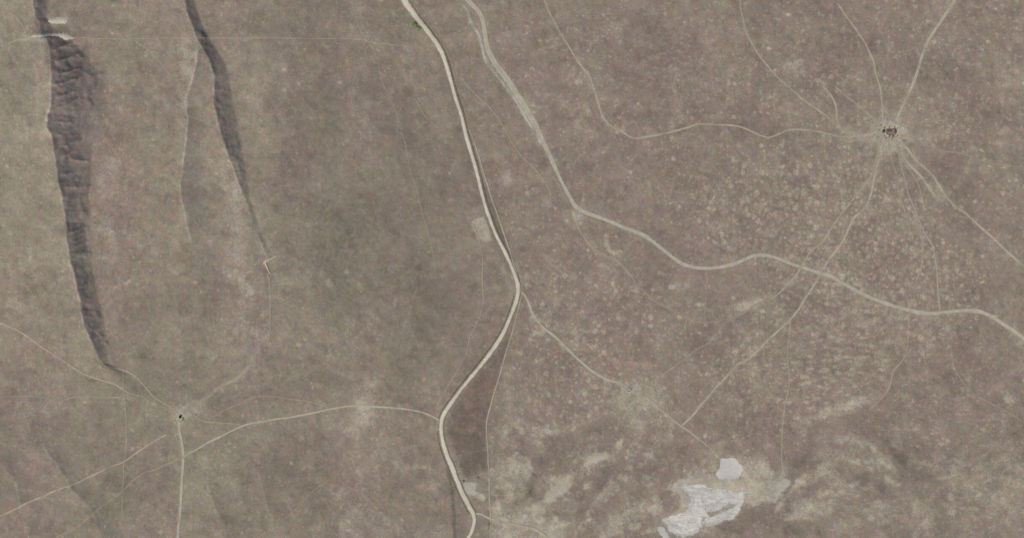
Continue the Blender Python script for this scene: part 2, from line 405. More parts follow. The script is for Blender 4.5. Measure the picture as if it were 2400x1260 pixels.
SMALL_PAN = [(1160, 1212), (1168, 1209), (1178, 1209), (1188, 1213), (1197, 1220), (1198, 1229), (1191, 1230), (1184, 1222), (1174, 1219), (1163, 1217)]
ROADSIDE_SCRAPE = [(1082, 1130), (1100, 1128), (1112, 1130), (1126, 1128), (1118, 1138), (1113, 1143), (1115, 1152), (1128, 1155), (1136, 1158), (1136, 1170), (1126, 1172), (1118, 1165), (1104, 1158), (1100, 1166), (1094, 1160), (1086, 1145)]
SQUARE_PLOT = [(1104, 521), (1118, 513), (1134, 507), (1141, 522), (1148, 545), (1152, 562), (1140, 566), (1122, 560), (1112, 540)]

# ------------------------------------------------------------------ ground raster
SP = 2.4
gx = np.arange(-72, 2472.1, SP)
gy = np.arange(-72, 1332.1, SP)
X, Y = np.meshgrid(gx, gy)
XX, YY = X, Y
NY, NX = X.shape


def fft_noise(scale_px, seed, octaves=3):
    r = np.random.default_rng(seed)
    ky = np.fft.fftfreq(NY)[:, None]
    kx = np.fft.rfftfreq(NX)[None, :]
    k2 = kx * kx + ky * ky
    out = np.zeros((NY, NX))
    for o in range(octaves):
        s = scale_px / SP / (2 ** o)
        f = np.fft.rfft2(r.standard_normal((NY, NX))) * np.exp(-2 * (math.pi * s * 0.5) ** 2 * k2)
        n = np.fft.irfft2(f, s=(NY, NX))
        out += n / n.std() * 0.55 ** o
    return out / out.std()


def blur(a, s_px):
    p = int(3 * s_px / SP) + 2
    b = np.pad(a, p, mode='edge')
    ky = np.fft.fftfreq(b.shape[0])[:, None]
    kx = np.fft.rfftfreq(b.shape[1])[None, :]
    s = s_px / SP
    b = np.fft.irfft2(np.fft.rfft2(b) * np.exp(-2 * (math.pi * s) ** 2 * (kx * kx + ky * ky)), s=b.shape)
    return b[p:-p, p:-p]


def fill(pts, soft=4.0, warp=0.0):
    m = np.zeros((NY, NX), bool)
    X, Y = (XX + warp * (n_small + 0.6 * n_fine), YY + warp * (n_patch * 0.8 + 0.5 * n_rill)) if warp else (XX, YY)
    P = list(pts)
    for i in range(len(P)):
        (x0, y0), (x1, y1) = P[i][:2], P[(i + 1) % len(P)][:2]
        if y0 == y1:
            continue
        c = ((Y >= min(y0, y1)) & (Y < max(y0, y1)))
        m ^= c & (X < x0 + (Y - y0) * (x1 - x0) / (y1 - y0))
    return np.clip(blur(m.astype(float), soft), 0, 1)


def stroke(pts, half, soft=1.0):
    """0..1 mask of a line: full within `half`, fading over `soft` x half"""
    out = np.zeros((NY, NX))
    P = [p[:2] for p in pts]
    R = half * (1 + soft) + SP
    for (x0, y0), (x1, y1) in zip(P[:-1], P[1:]):
        i0 = max(0, int((min(x0, x1) - R - gx[0]) / SP))
        i1 = min(NX, int((max(x0, x1) + R - gx[0]) / SP) + 2)
        j0 = max(0, int((min(y0, y1) - R - gy[0]) / SP))
        j1 = min(NY, int((max(y0, y1) + R - gy[0]) / SP) + 2)
        if i0 >= i1 or j0 >= j1:
            continue
        xs, ys = X[j0:j1, i0:i1], Y[j0:j1, i0:i1]
        dx, dy = x1 - x0, y1 - y0
        t = np.clip(((xs - x0) * dx + (ys - y0) * dy) / (dx * dx + dy * dy + 1e-9), 0, 1)
        d = np.hypot(xs - x0 - t * dx, ys - y0 - t * dy)
        v = np.clip(1 - (d - half) / (half * soft + 1e-6), 0, 1)
        out[j0:j1, i0:i1] = np.maximum(out[j0:j1, i0:i1], v * v * (3 - 2 * v))
    return out


def blob(cx, cy, rx, ry=None, rot=0.0):
    ry = ry or rx
    c, s = math.cos(rot), math.sin(rot)
    a = ((X - cx) * c + (Y - cy) * s) / rx
    b = (-(X - cx) * s + (Y - cy) * c) / ry
    return np.exp(-(a * a + b * b))


def fft_aniso(sx, sy, seed):
    r = np.random.default_rng(seed)
    ky = np.fft.fftfreq(NY)[:, None]
    kx = np.fft.rfftfreq(NX)[None, :]
    out = np.zeros((NY, NX))
    for o in range(3):
        f = np.fft.rfft2(r.standard_normal((NY, NX))) * np.exp(-2 * (math.pi * 0.5 / SP / 2 ** o) ** 2 * ((sx * kx) ** 2 + (sy * ky) ** 2))
        n = np.fft.irfft2(f, s=(NY, NX))
        out += n / n.std() * 0.6 ** o
    return out / out.std()


n_vert = fft_aniso(70, 420, 23)
n_rill, n_patch = fft_aniso(60, 13, 21), fft_noise(34, 22)
n_big, n_mid, n_small, n_fine = fft_noise(260, 1), fft_noise(70, 2), fft_noise(22, 3), fft_noise(9, 4, 2)

# ---- height
Z = 0.55 * n_big + 0.30 * n_mid + 0.10 * n_small + 0.05 * n_fine
face = np.zeros_like(Z)          # scarp faces: darker rock and scrub grow there


rim = np.zeros_like(Z)


def scarp(tab, back, jag, power=1.25, face_amt=1.0, soft=0.5, rim_amt=0.3):
    global Z, face, rim
    t = np.array(tab, float)
    fy = np.arange(-500, 1800, SP)
    Df = np.interp(fy, t[:, 0], t[:, 3])
    k = np.exp(-0.5 * (np.arange(-150, 151) * SP / 75) ** 2)
    Ds = np.interp(gy, fy, np.convolve(np.pad(Df, 150, mode='edge'), k / k.sum(), 'valid'))[:, None]
    xc = np.interp(gy, t[:, 0], t[:, 1])[:, None]
    w = np.interp(gy, t[:, 0], t[:, 2])[:, None]
    D = np.interp(gy, t[:, 0], t[:, 3])[:, None]
    d = X - xc + jag * n_small * 0.9 + jag * 0.5 * n_fine
    dn = np.minimum(d, 0)
    u = np.clip(d / w, 0, 1)
    Z = Z + np.where(d < 0, (Ds + (D - Ds) * np.exp(dn / 18)) * np.exp(dn / back), D * (1 - u) ** power)
    ed = 1 / (1 + np.exp(-(d - 1.0) / 1.1))
    inner = np.clip((1.0 + 0.20 * n_small + 0.12 * n_mid + 0.08 * n_fine - d / w) / soft, 0, 1)
    on = np.clip(D / (0.35 * np.max(D) + 1e-6), 0, 1)
    face = np.maximum(face, face_amt * ed * inner * on * (d < w * 1.6))
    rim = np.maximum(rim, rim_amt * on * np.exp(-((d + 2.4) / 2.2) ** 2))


scarp(SCARP_A, 190, 1.1, 1.2, 1.0, 0.32, 0.26)
scarp(SCARP_B, 150, 0.8, 1.8, 0.5, 0.9, 0.42)
scarp(SCARP_C, 130, 0.9, 1.15, 0.95, 0.65, 0.2)
for L in LOW:
    scarp(L, 90, 0.8, 1.8, 0.36, 0.9, 0.2)

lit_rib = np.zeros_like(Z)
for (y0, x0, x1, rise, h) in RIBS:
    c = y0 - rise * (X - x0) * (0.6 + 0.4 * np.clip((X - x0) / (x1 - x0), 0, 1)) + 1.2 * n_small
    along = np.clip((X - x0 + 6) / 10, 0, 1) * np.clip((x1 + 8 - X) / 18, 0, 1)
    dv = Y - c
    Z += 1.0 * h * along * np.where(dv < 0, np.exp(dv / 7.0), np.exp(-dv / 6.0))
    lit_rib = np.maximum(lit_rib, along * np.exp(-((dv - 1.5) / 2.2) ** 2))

rough = blur(np.clip(face - 0.4, 0, 1) * 1.6, 4)
Z += rough * (1 + 0.3 * (X > 480)) * (0.26 * n_rill + 0.55 * n_small + 0.28 * n_fine)
face = face * np.clip(1.05 - 0.30 * np.clip(n_patch, -0.3, 2) - 0.12 * np.clip(n_rill, 0, 2), 0, 1)
face = face * (1 - 0.55 * blob(478, 104, 26, 13)) * (1 - np.clip((Y - 330) / 200, 0, 0.6) * (X > 480) * np.clip(n_small + .4, 0, 1))
face = face * (1 - 0.25 * np.clip((Y - 470) / 60, 0, 1))
# borrow hollow between the two earth banks, dips at the pans, small steps in the lower plain
Z -= 1.0 * fill([(98, 58), (166, 58), (166, 77), (98, 78)], 4)
Z -= 0.8 * fill(BIG_PAN, 6) + 0.7 * fill(WHITE_PAN, 4)
step_d = fill([(1150, 1195), (1185, 1186), (1205, 1172), (1230, 1163), (1243, 1150), (1258, 1118), (1200, 1060), (1150, 1060)], 1.6)
Z += 1.6 * step_d * np.clip((X - 1120) / 80, 0, 1) * blob(1225, 1160, 70)
WADI = [[(2033, 963), (2000, 985), (1947, 988), (1913, 1007), (1893, 1047), (1867, 1087), (1850, 1125), (1800, 1185), (1740, 1215)],
        [(2013, 990), (2067, 1040), (2100, 1073), (2122, 1105), (2180, 1120)], [(1973, 1092), (2033, 1113), (2070, 1140), (2110, 1155)],
        [(1433, 983), (1373, 1007), (1317, 1040), (1287, 1067), (1262, 1100), (1245, 1150)], [(1425, 1100), (1400, 1140), (1370, 1175), (1360, 1210)],
        [(2340, 930), (2290, 960), (2260, 1000), (2230, 1060)], [(1850, 1240), (1890, 1230), (1930, 1250)], [(1690, 1225), (1730, 1235), (1780, 1200), (1800, 1190)],
        [(2090, 880), (2110, 850), (2170, 850), (2230, 880)]]
wadi = np.zeros_like(Z)
for L in WADI:
    wadi = np.maximum(wadi, stroke(L, 8, 1.5))
Z -= 0.15 * wadi

# ---- what grows and lies where
pale = np.zeros_like(Z)
pale += 0.60 * blob(2083, 312, 34, 30) + 0.42 * blob(2087, 330, 80, 66)
pale += 0.42 * blob(1495, 918, 46, 34) + 0.26 * blob(1490, 935, 95, 62)
pale += 0.75 * blob(424, 975, 13, 15) + 0.35 * blob(430, 965, 42, 26) + 0.30 * blob(470, 955, 32, 22)
pale += 0.55 * blob(858, 965, 30, 40) + 0.25 * blob(860, 910, 22, 30) + 0.3 * blob(810, 1005, 26, 16, .6) + 0.3 * blob(910, 1040, 45, 18, .3)
pale += 1.7 * blob(772, 664, 5.5, 9) + 1.5 * blob(812, 637, 5) + 1.2 * blob(303, 658, 4) + 1.3 * blob(296, 664, 4) + 0.22 * blob(725, 655, 60, 30) + 1.2 * blob(1575, 673, 8, 6) + 0.9 * blob(1530, 678, 5) + 0.9 * blob(1640, 713, 9, 4) + 0.45 * blob(980, 640, 5)
pale += 0.5 * blob(72, 600, 9, 20) + 0.35 * blob(30, 705, 30, 24) + 0.3 * blob(150, 830, 14, 8)
pale += 0.8 * blob(362, 947, 7, 5, .6) + 0.5 * blob(416, 894, 6) + 0.45 * blob(388, 983, 4)
pale += 0.65 * blob(1188, 420, 16, 22) + 0.85 * fill(SQUARE_PLOT, 3)
pale += 0.8 * blob(1917, 188, 8, 7) + 0.45 * blob(1935, 196, 12, 8) + 0.5 * blob(1873, 145, 14, 10) + 0.4 * blob(1850, 160, 30, 22)
pale += 0.32 * blob(2195, 445, 16, 28, -.4) + 0.45 * blob(2222, 768, 10, 12) + 0.35 * blob(2180, 810, 26, 30)
pale += 0.5 * blob(1750, 718, 52, 12, -.35) + 0.32 * blob(1720, 725, 60, 20, -.3) + 0.5 * blob(1640, 712, 12, 5) + 0.4 * blob(2000, 945, 40, 10, -.3) + 0.25 * blob(1945, 965, 60, 22, -.15)
pale += 0.55 * blob(1460, 305, 10, 14, .6) + 0.4 * blob(1575, 290, 10, 14) + 0.35 * blob(1845, 660, 22, 18) + 0.65 * blob(2365, 938, 12, 9) + 0.4 * blob(2340, 925, 40, 20)
pale += 0.36 * fill([(1155, 1085), (1215, 1060), (1260, 1110), (1240, 1155), (1205, 1172), (1170, 1200), (1152, 1200)], 9)
pale += 0.55 * fill([(1152, 1200), (1260, 1180), (1320, 1235), (1330, 1290), (1150, 1290)], 12) + 0.55 * blob(1388, 1070, 30, 10) + 0.4 * blob(1320, 1140, 36, 14, -.6) + 0.45 * blob(1280, 1165, 30, 10, -.5) + 0.45 * blob(1412, 1150, 20, 8, -.6)
pale += 0.45 * blob(1240, 1105, 14, 22) + 0.35 * blob(1195, 940, 30, 70) + 0.35 * blob(1265, 1020, 18, 14) + 0.35 * blob(1440, 1215, 60, 22, -.4) + 0.4 * blob(1420, 1250, 20, 10)
pale += 0.42 * fill([(1570, 1125), (1640, 1105), (1680, 1065), (1760, 1070), (1810, 1100), (1860, 1095), (1868, 1150), (1830, 1192), (1750, 1205), (1660, 1250), (1560, 1270), (1525, 1235), (1530, 1205), (1600, 1190)], 9)
pale += 0.50 * fill([(1740, 1146), (1790, 1140), (1835, 1112), (1862, 1118), (1858, 1150), (1830, 1182), (1780, 1184), (1745, 1178)], 6) + 0.45 * stroke([(1560, 1240), (1600, 1205), (1640, 1180), (1600, 1140), (1660, 1128), (1760, 1140)], 10, 1.2)
pale += 0.22 * stroke([(1880, 1003), (1930, 975), (1990, 955), (2040, 930), (2068, 898)], 12, 1.3) + 0.26 * stroke([(1930, 1062), (1990, 1072), (2060, 1082), (2105, 1100)], 11, 1.4) + 0.32 * stroke([(1880, 1130), (1930, 1110), (1960, 1135), (2010, 1150)], 8, 1.4)
pale += 0.32 * stroke([(1840, 1205), (1890, 1180), (1940, 1195)], 10, 1.4) + 0.14 * stroke([(2190, 1190), (2260, 1150), (2330, 1160), (2400, 1120)], 14, 1.6) + 0.3 * stroke([(2010, 1215), (2080, 1190), (2140, 1215)], 9, 1.5) + 0.3 * stroke([(1960, 1030), (2010, 1030), (2050, 1050)], 7, 1.4)
pale += 0.4 * stroke([(1290, 1165), (1330, 1128), (1372, 1098), (1400, 1072)], 7, 1.5) + 0.35 * stroke([(1340, 1215), (1400, 1165), (1440, 1140)], 8, 1.5) + 0.3 * stroke([(1440, 1240), (1490, 1200), (1530, 1180)], 9, 1.5) + 0.3 * stroke([(1210, 990), (1260, 1015), (1300, 1005)], 8, 1.5)
pale += 0.16 * fill([(1930, 1060), (2040, 1060), (2110, 1090), (2120, 1120), (2020, 1110), (1950, 1090)], 12) + 0.3 * fill([(1830, 1195), (1930, 1165), (1960, 1200), (1900, 1225), (1840, 1225)], 10) + 0.12 * fill([(2260, 1100), (2400, 1090), (2420, 1280), (2200, 1280)], 50)
pale += 0.55 * blob(998, 1094, 26, 6) + 0.45 * blob(1032, 1248, 24, 20) + 0.35 * blob(1075, 1090, 14, 30) + 0.7 * fill(ROADSIDE_SCRAPE, 4)
pale += 0.22 * fill([(40, 95), (118, 105), (122, 200), (112, 300), (132, 420), (155, 540), (190, 720), (232, 840), (150, 800), (100, 560), (60, 300)], 26)
pale += 0.45 * blob(118, 262, 5, 5) + 0.35 * blob(112, 285, 5, 22) + 0.45 * blob(90, 92, 45, 9) + 0.35 * blob(62, 75, 7, 26, .2) + 0.4 * blob(150, 95, 26, 8)
pale += 0.28 * blob(250, 540, 60, 9, .15) + 0.32 * blob(195, 488, 45, 6, .35) + 0.3 * fill([(430, 90), (466, 95), (455, 190), (440, 240), (432, 380), (425, 440), (405, 400), (410, 250)], 16)
pale += 0.22 * fill([(560, 120), (620, 180), (640, 320), (620, 430), (590, 380), (555, 250)], 26) + 0.25 * fill([(480, 360), (540, 380), (585, 500), (615, 590), (560, 560), (500, 470)], 24)
pale += 0.35 * blob(880, 110, 30, 22, .6) + 0.12 * blob(1100, 200, 20, 110, -.25) + 0.3 * blob(630, 600, 20, 50, -.2)
pale += 0.75 * fill([(113, 42), (160, 40), (160, 55), (113, 56)], 3)
for (_, _, st, _, hw, pts) in TRACKS:
    pale += 0.20 * st * stroke(pts, hw * 1.2, 2.2)
pale += 0.18 * stroke(WIDE, 10, 1.2)
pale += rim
rr = np.hypot((X - 1985) * 0.8, (Y - 1235) * 1.15) + 16 * n_mid + 7 * n_small
arcs = np.sin(rr / 11.5) * fill([(1840, 1060), (1930, 1010), (2110, 1030), (2240, 1120), (2260, 1280), (1820, 1280)], 22)
diag = np.sin((0.60 * X + 0.80 * Y + 30 * n_mid + 9 * n_small) / 15.0) * fill([(1230, 1060), (1350, 990), (1560, 1010), (1570, 1130), (1540, 1270), (1210, 1270)], 22)
swirl = arcs + 0.9 * diag
pale += 0.28 * np.clip(swirl, 0, 1) * np.clip(0.7 + 0.4 * n_small, 0, 1.5)
pale += 0.16 * np.clip(-np.clip((1120 - X) / 300, 0, 1) * n_vert, 0, 2)
pale += 0.55 * stroke([(1421, 552), (1420, 570), (1428, 585), (1440, 592), (1454, 590)], 3.5, 1.2) + 0.5 * blob(1352, 508, 14, 9)
busy = np.clip(fill([(1150, 990), (1480, 985), (1560, 1080), (1560, 1280), (1150, 1280)], 30) + 0.8 * fill([(1200, 700), (1340, 700), (1400, 790), (1330, 830), (1210, 800)], 25)
               + 0.7 * fill([(1560, 1060), (1900, 1080), (1880, 1180), (1700, 1260), (1540, 1260)], 30) + 0.7 * fill([(1480, 70), (1680, 70), (1680, 230), (1500, 220)], 30) + 0.8 * fill([(1880, 1020), (2130, 1020), (2160, 1150), (1900, 1240)], 30)
               + 0.5 * fill([(2160, 1050), (2420, 900), (2420, 1280), (2000, 1280)], 40) + 0.5 * fill([(640, 1000), (1030, 1020), (1050, 1280), (600, 1280)], 40) + 0.4 * fill([(700, 480), (1000, 500), (1010, 760), (680, 760)], 40) + 0.5 * fill([(1250, 40), (1400, 30), (1420, 300), (1280, 260)], 40)
               + 0.5 * fill([(0, 600), (60, 560), (110, 640), (90, 740), (0, 760)], 20) + 0.5 * fill([(480, 600), (700, 620), (700, 800), (480, 800)], 40), 0, 1)
pale += 0.85 * busy * np.clip(0.30 * n_small + 0.05 * n_mid + 0.34 * n_fine - 0.06, 0, 0.7)
pale = pale * (1 - 0.8 * wadi)

olive = 0.30 - 0.26 * np.clip((X - 1050) / 200, 0, 1)
olive += 0.45 * fill([(-80, -80), (120, -80), (120, 300), (150, 540), (240, 850), (120, 820), (60, 700), (-80, 680)], 30)
olive += 0.40 * fill([(250, -80), (600, -80), (640, 300), (600, 560), (440, 600), (420, 440), (280, 300)], 40) + 0.4 * fill([(150, 860), (600, 1000), (520, 1290), (260, 1290)], 60)
olive += 0.30 * fill([(620, -80), (900, -80), (960, 40), (1000, 95), (620, 90)], 14) + 0.35 * blob(860, 960, 60, 70) + 0.4 * blob(2083, 312, 70, 60) + 0.3 * blob(1490, 920, 100, 60)
olive += 0.25 * blob(2350, 150, 260, 220) + 0.3 * blob(1250, 30, 140, 60) + 0.25 * blob(800, 500, 260, 160)
olive += 0.35 * fill([(1150, 1060), (1300, 1060), (1330, 1290), (1150, 1290)], 30) + 0.3 * blob(2300, 1200, 220, 100) + 0.25 * blob(180, 1180, 120, 80)
left_third = np.clip((1120 - X) / 300, 0, 1)
olive += 0.25 * np.tanh(n_mid * 0.8) + 0.42 * left_third * np.tanh(n_vert)
bands = left_third * np.clip(n_vert, -1.5, 1.5)

dark = 0.0 * Z
dark += 0.34 * fill([(560, 100), (1000, 115), (1060, 300), (1100, 560), (1150, 700), (1080, 900), (900, 780), (660, 700), (640, 500), (600, 380), (640, 250)], 60)
dark += 0.20 * fill([(560, -80), (900, -80), (1010, 95), (600, 90)], 20) + 0.2 * fill([(600, 980), (1000, 1000), (1040, 1290), (540, 1290)], 50) + 0.2 * fill([(0, 860), (420, 980), (420, 1290), (-80, 1290)], 60)
dark += 0.20 * fill([(1740, 1192), (1800, 1205), (1840, 1190), (1830, 1235), (1700, 1258), (1690, 1240)], 7)
dark += 0.50 * fill([(1120, 430), (1136, 430), (1165, 507), (1186, 563), (1200, 605), (1192, 600), (1170, 550), (1146, 490)], 3)
dark += 0.62 * fill([(1216, 715), (1182, 840), (1167, 893), (1150, 950), (1141, 985), (1141, 1030), (1145, 1095), (1120, 1110), (1090, 1120), (1055, 1040), (1045, 1000), (1060, 955), (1120, 880), (1180, 800)], 5)
dark += 0.22 * fill([(1040, 1090), (1056, 1100), (1084, 1180), (1100, 1215), (1085, 1270), (1060, 1270)], 5) + 0.2 * fill([(1116, 1212), (1148, 1220), (1150, 1280), (1105, 1280)], 4)
dark += 0.34 * stroke([(1041, 1062), (1052, 1110), (1060, 1150), (1064, 1200), (1066, 1260)], 2.2, 1.6) + 0.4 * stroke([(1147, 1200), (1148, 1250)], 2.5, 1.4)
dark += 0.22 * stroke([(1640, 762), (1690, 760), (1730, 748), (1780, 720), (1822, 700), (1850, 674)], 6, 1.6)
dark += 0.22 * stroke([(1143, 500), (1160, 550), (1180, 600), (1193, 630)], 6, 1.0) + 0.4 * fill([(100, 60), (168, 60), (172, 78), (104, 78)], 4) + 0.45 * blob(126, 92, 9, 5)
dark += 0.14 * blob(1560, 380, 200, 60) + 0.16 * blob(1540, 110, 110, 40) + 0.14 * blob(1700, 1000, 100, 40) + 0.16 * blob(1440, 1010, 120, 30, -.2) + 0.12 * blob(2150, 1060, 110, 60) + 0.15 * blob(1990, 1180, 120, 30)
dark += 0.18 * fill([(490, 960), (600, 905), (800, 860), (1000, 830), (980, 920), (760, 930), (620, 960), (500, 975)], 16) + 0.15 * blob(310, 870, 30, 16) + 0.2 * blob(530, 920, 26, 16)
dark += 0.20 * wadi + 0.35 * fill([(1230, 1168), (1262, 1150), (1300, 1130), (1270, 1180)], 6) + 0.3 * stroke([(1205, 1176), (1234, 1165), (1250, 1148)], 3, 2.0)
dark += 0.22 * stroke([(1083, 300), (1092, 360), (1103, 430), (1118, 470)], 7, 1.4) + 0.15 * stroke([(1035, 150), (1055, 230), (1075, 320)], 8, 1.2)
dark += 0.06 * np.clip(bands, 0, 2) + 0.26 * np.clip(-swirl, 0, 1)
dark *= 1 + 0.12 * np.clip(n_mid, -2, 2)
dark = np.clip(dark, 0, 1)

spot = 0.08 + 0.0 * Z
spot += 0.85 * fill([(1620, 400), (1780, 380), (2030, 350), (2180, 470), (2260, 600), (2300, 720), (2200, 800), (2120, 900), (1980, 960), (1800, 1000), (1640, 900), (1700, 780), (1860, 720), (1880, 660), (1700, 600), (1600, 540)], 45)
spot += 0.6 * fill([(1200, 640), (1420, 820), (1600, 900), (1640, 1000), (1500, 1090), (1330, 1000), (1200, 990)], 40) + 0.26 * fill([(1250, 60), (1700, 0), (2400, -60), (2400, 600), (2200, 400), (1900, 330), (1500, 380), (1330, 430)], 60)
spot += 0.35 * fill([(1880, 1000), (2400, 820), (2400, 1280), (1760, 1280), (1850, 1150)], 50) + 0.5 * fill([(1230, 540), (1480, 620), (1560, 700), (1640, 780), (1400, 850), (1260, 720)], 40)
spot *= 1 - 0.75 * fill([(-80, -80), (900, -80), (1050, 150), (1130, 500), (1190, 680), (1040, 970), (1060, 1290), (-80, 1290)], 40)
spot *= 1 - 0.85 * np.clip(wadi, 0, 1)
spot = np.clip(spot * (1 - 0.7 * np.clip(-swirl, 0, 1)), 0, 1)
streak = np.clip(fill([(1840, 760), (2130, 780), (2100, 900), (1960, 980), (1800, 1000), (1760, 900)], 40) + 0.8 * fill([(1880, 1000), (2400, 900), (2400, 1280), (1800, 1280)], 40) + .8 * fill([(1450, 60), (1700, 80), (1680, 220), (1480, 200)], 30), 0, 1)

green = 0.0 * Z
green += 0.28 * fill([(540, -80), (700, -80), (720, 80), (620, 85), (560, 60)], 18) * (n_small > 0.2) + 0.2 * fill([(200, -80), (430, -80), (440, 80), (260, 85)], 30) * (n_small > 0.5)
green += 0.35 * blob(930, 40, 40, 30) + 0.2 * blob(424, 960, 50, 24) + 0.18 * blob(1000, 880, 60, 30)
rust = 0.25 * fill([(560, -80), (700, -80), (720, 60), (600, 60)], 20) + 1.5 * blob(238, 492, 12, 16, .5) + 0.7 * blob(215, 478, 16, 12) + 0.5 * blob(100, 1033, 8, 6)
rust += 0.28 * fill([(230, 300), (420, 300), (440, 700), (300, 760), (250, 600)], 60) + 0.35 * blob(1000, 75, 50, 25, .6) + 0.3 * blob(1180, 480, 15, 60, -.3) + 0.4 * blob(1110, 940, 30, 60, .4) + 0.35 * blob(275, 860, 20, 14)
rust += 0.25 * blob(1460, 860, 60, 40) + 0.22 * fill([(640, 980), (1020, 1010), (1030, 1200), (640, 1200)], 50) + 0.25 * blob(1470, 850, 100, 50) + 0.25 * blob(600, 760, 120, 60) + 0.3 * blob(40, 620, 50, 80)
rust += 0.5 * fill([(1216, 715), (1182, 840), (1150, 950), (1141, 1030), (1145, 1095), (1090, 1120), (1055, 1040), (1060, 955), (1180, 800)], 5) + 0.2 * fill([(1120, 430), (1136, 430), (1186, 563), (1200, 605), (1170, 550)], 3)
rust = np.clip(rust, 0, 1)
pale = np.clip(pale, 0, 1.3)
face = np.clip(face * (1 - 0.75 * blob(205, 492, 34, 14, .35)) * (1 - 0.6 * blob(205, 722, 14, 5)) * (1 - 0.6 * blob(120, 85, 60, 18)), 0, 1)

# ---- the mesh: dense under the picture, stretching out to the far plain
ext = np.array([80, 180, 320, 520, 800, 1200, 1800, 2700, 4000, 6000, 9000.0])
vx = np.concatenate([gx[0] - ext[::-1], gx, gx[-1] + ext])
vy = np.concatenate([gy[0] - ext[::-1], gy, gy[-1] + ext])
E = len(ext)


def widen(a, far):
    b = np.pad(a, E, mode='edge')
    fade_x = np.concatenate([np.exp(-ext[::-1] / 700), np.ones(NX), np.exp(-ext / 700)])[None, :]
    fade_y = np.concatenate([np.exp(-ext[::-1] / 700), np.ones(NY), np.exp(-ext / 700)])[:, None]
    f = fade_x * fade_y
    return b * f + far * (1 - f)


VX, VY = np.meshgrid(vx, vy)
VZ = widen(Z, 0.0)
ny, nx = VX.shape
co = np.stack([wx(VX), wy(VY), VZ], -1).reshape(-1, 3)
idx = np.arange(ny * nx).reshape(ny, nx)
quads = np.stack([idx[:-1, :-1], idx[1:, :-1], idx[1:, 1:], idx[:-1, 1:]], -1).reshape(-1, 4)
me = bpy.data.meshes.new('terrain')
me.vertices.add(len(co))
me.vertices.foreach_set('co', co.ravel())
me.loops.add(quads.size)
me.loops.foreach_set('vertex_index', quads.ravel())
me.polygons.add(len(quads))
me.polygons.foreach_set('loop_start', np.arange(0, quads.size, 4))
me.polygons.foreach_set('use_smooth', np.ones(len(quads), bool))
me.update(calc_edges=True)


def col_attr(name, r, g, b):
    a = me.attributes.new(name, 'FLOAT_COLOR', 'POINT')
    v = np.ones((ny * nx, 4), np.float32)
    v[:, 0], v[:, 1], v[:, 2] = r.ravel(), g.ravel(), b.ravel()
    a.data.foreach_set('color', v.ravel())


col_attr('soil_a', widen(pale, .1), widen(dark, .1), widen(spot, .3))
col_attr('soil_b', widen(olive, .4), widen(green, 0), widen(rust, .1))
col_attr('soil_c', widen(face, 0), widen(streak, .2), widen(lit_rib, 0))


def height(px, py):
    px, py = np.asarray(px, float), np.asarray(py, float)
    i = np.clip(np.searchsorted(vx, px, side='right') - 1, 0, nx - 2)
    j = np.clip(np.searchsorted(vy, py, side='right') - 1, 0, ny - 2)
    a = np.clip((px - vx[i]) / (vx[i + 1] - vx[i]), 0, 1)
    b = np.clip((py - vy[j]) / (vy[j + 1] - vy[j]), 0, 1)
    return VZ[j, i] * (1 - a) * (1 - b) + VZ[j, i + 1] * a * (1 - b) + VZ[j + 1, i] * (1 - a) * b + VZ[j + 1, i + 1] * a * b


def at(px, py, dz=0.0):
    return (float(wx(px)), float(wy(py)), float(height(px, py)) + dz)


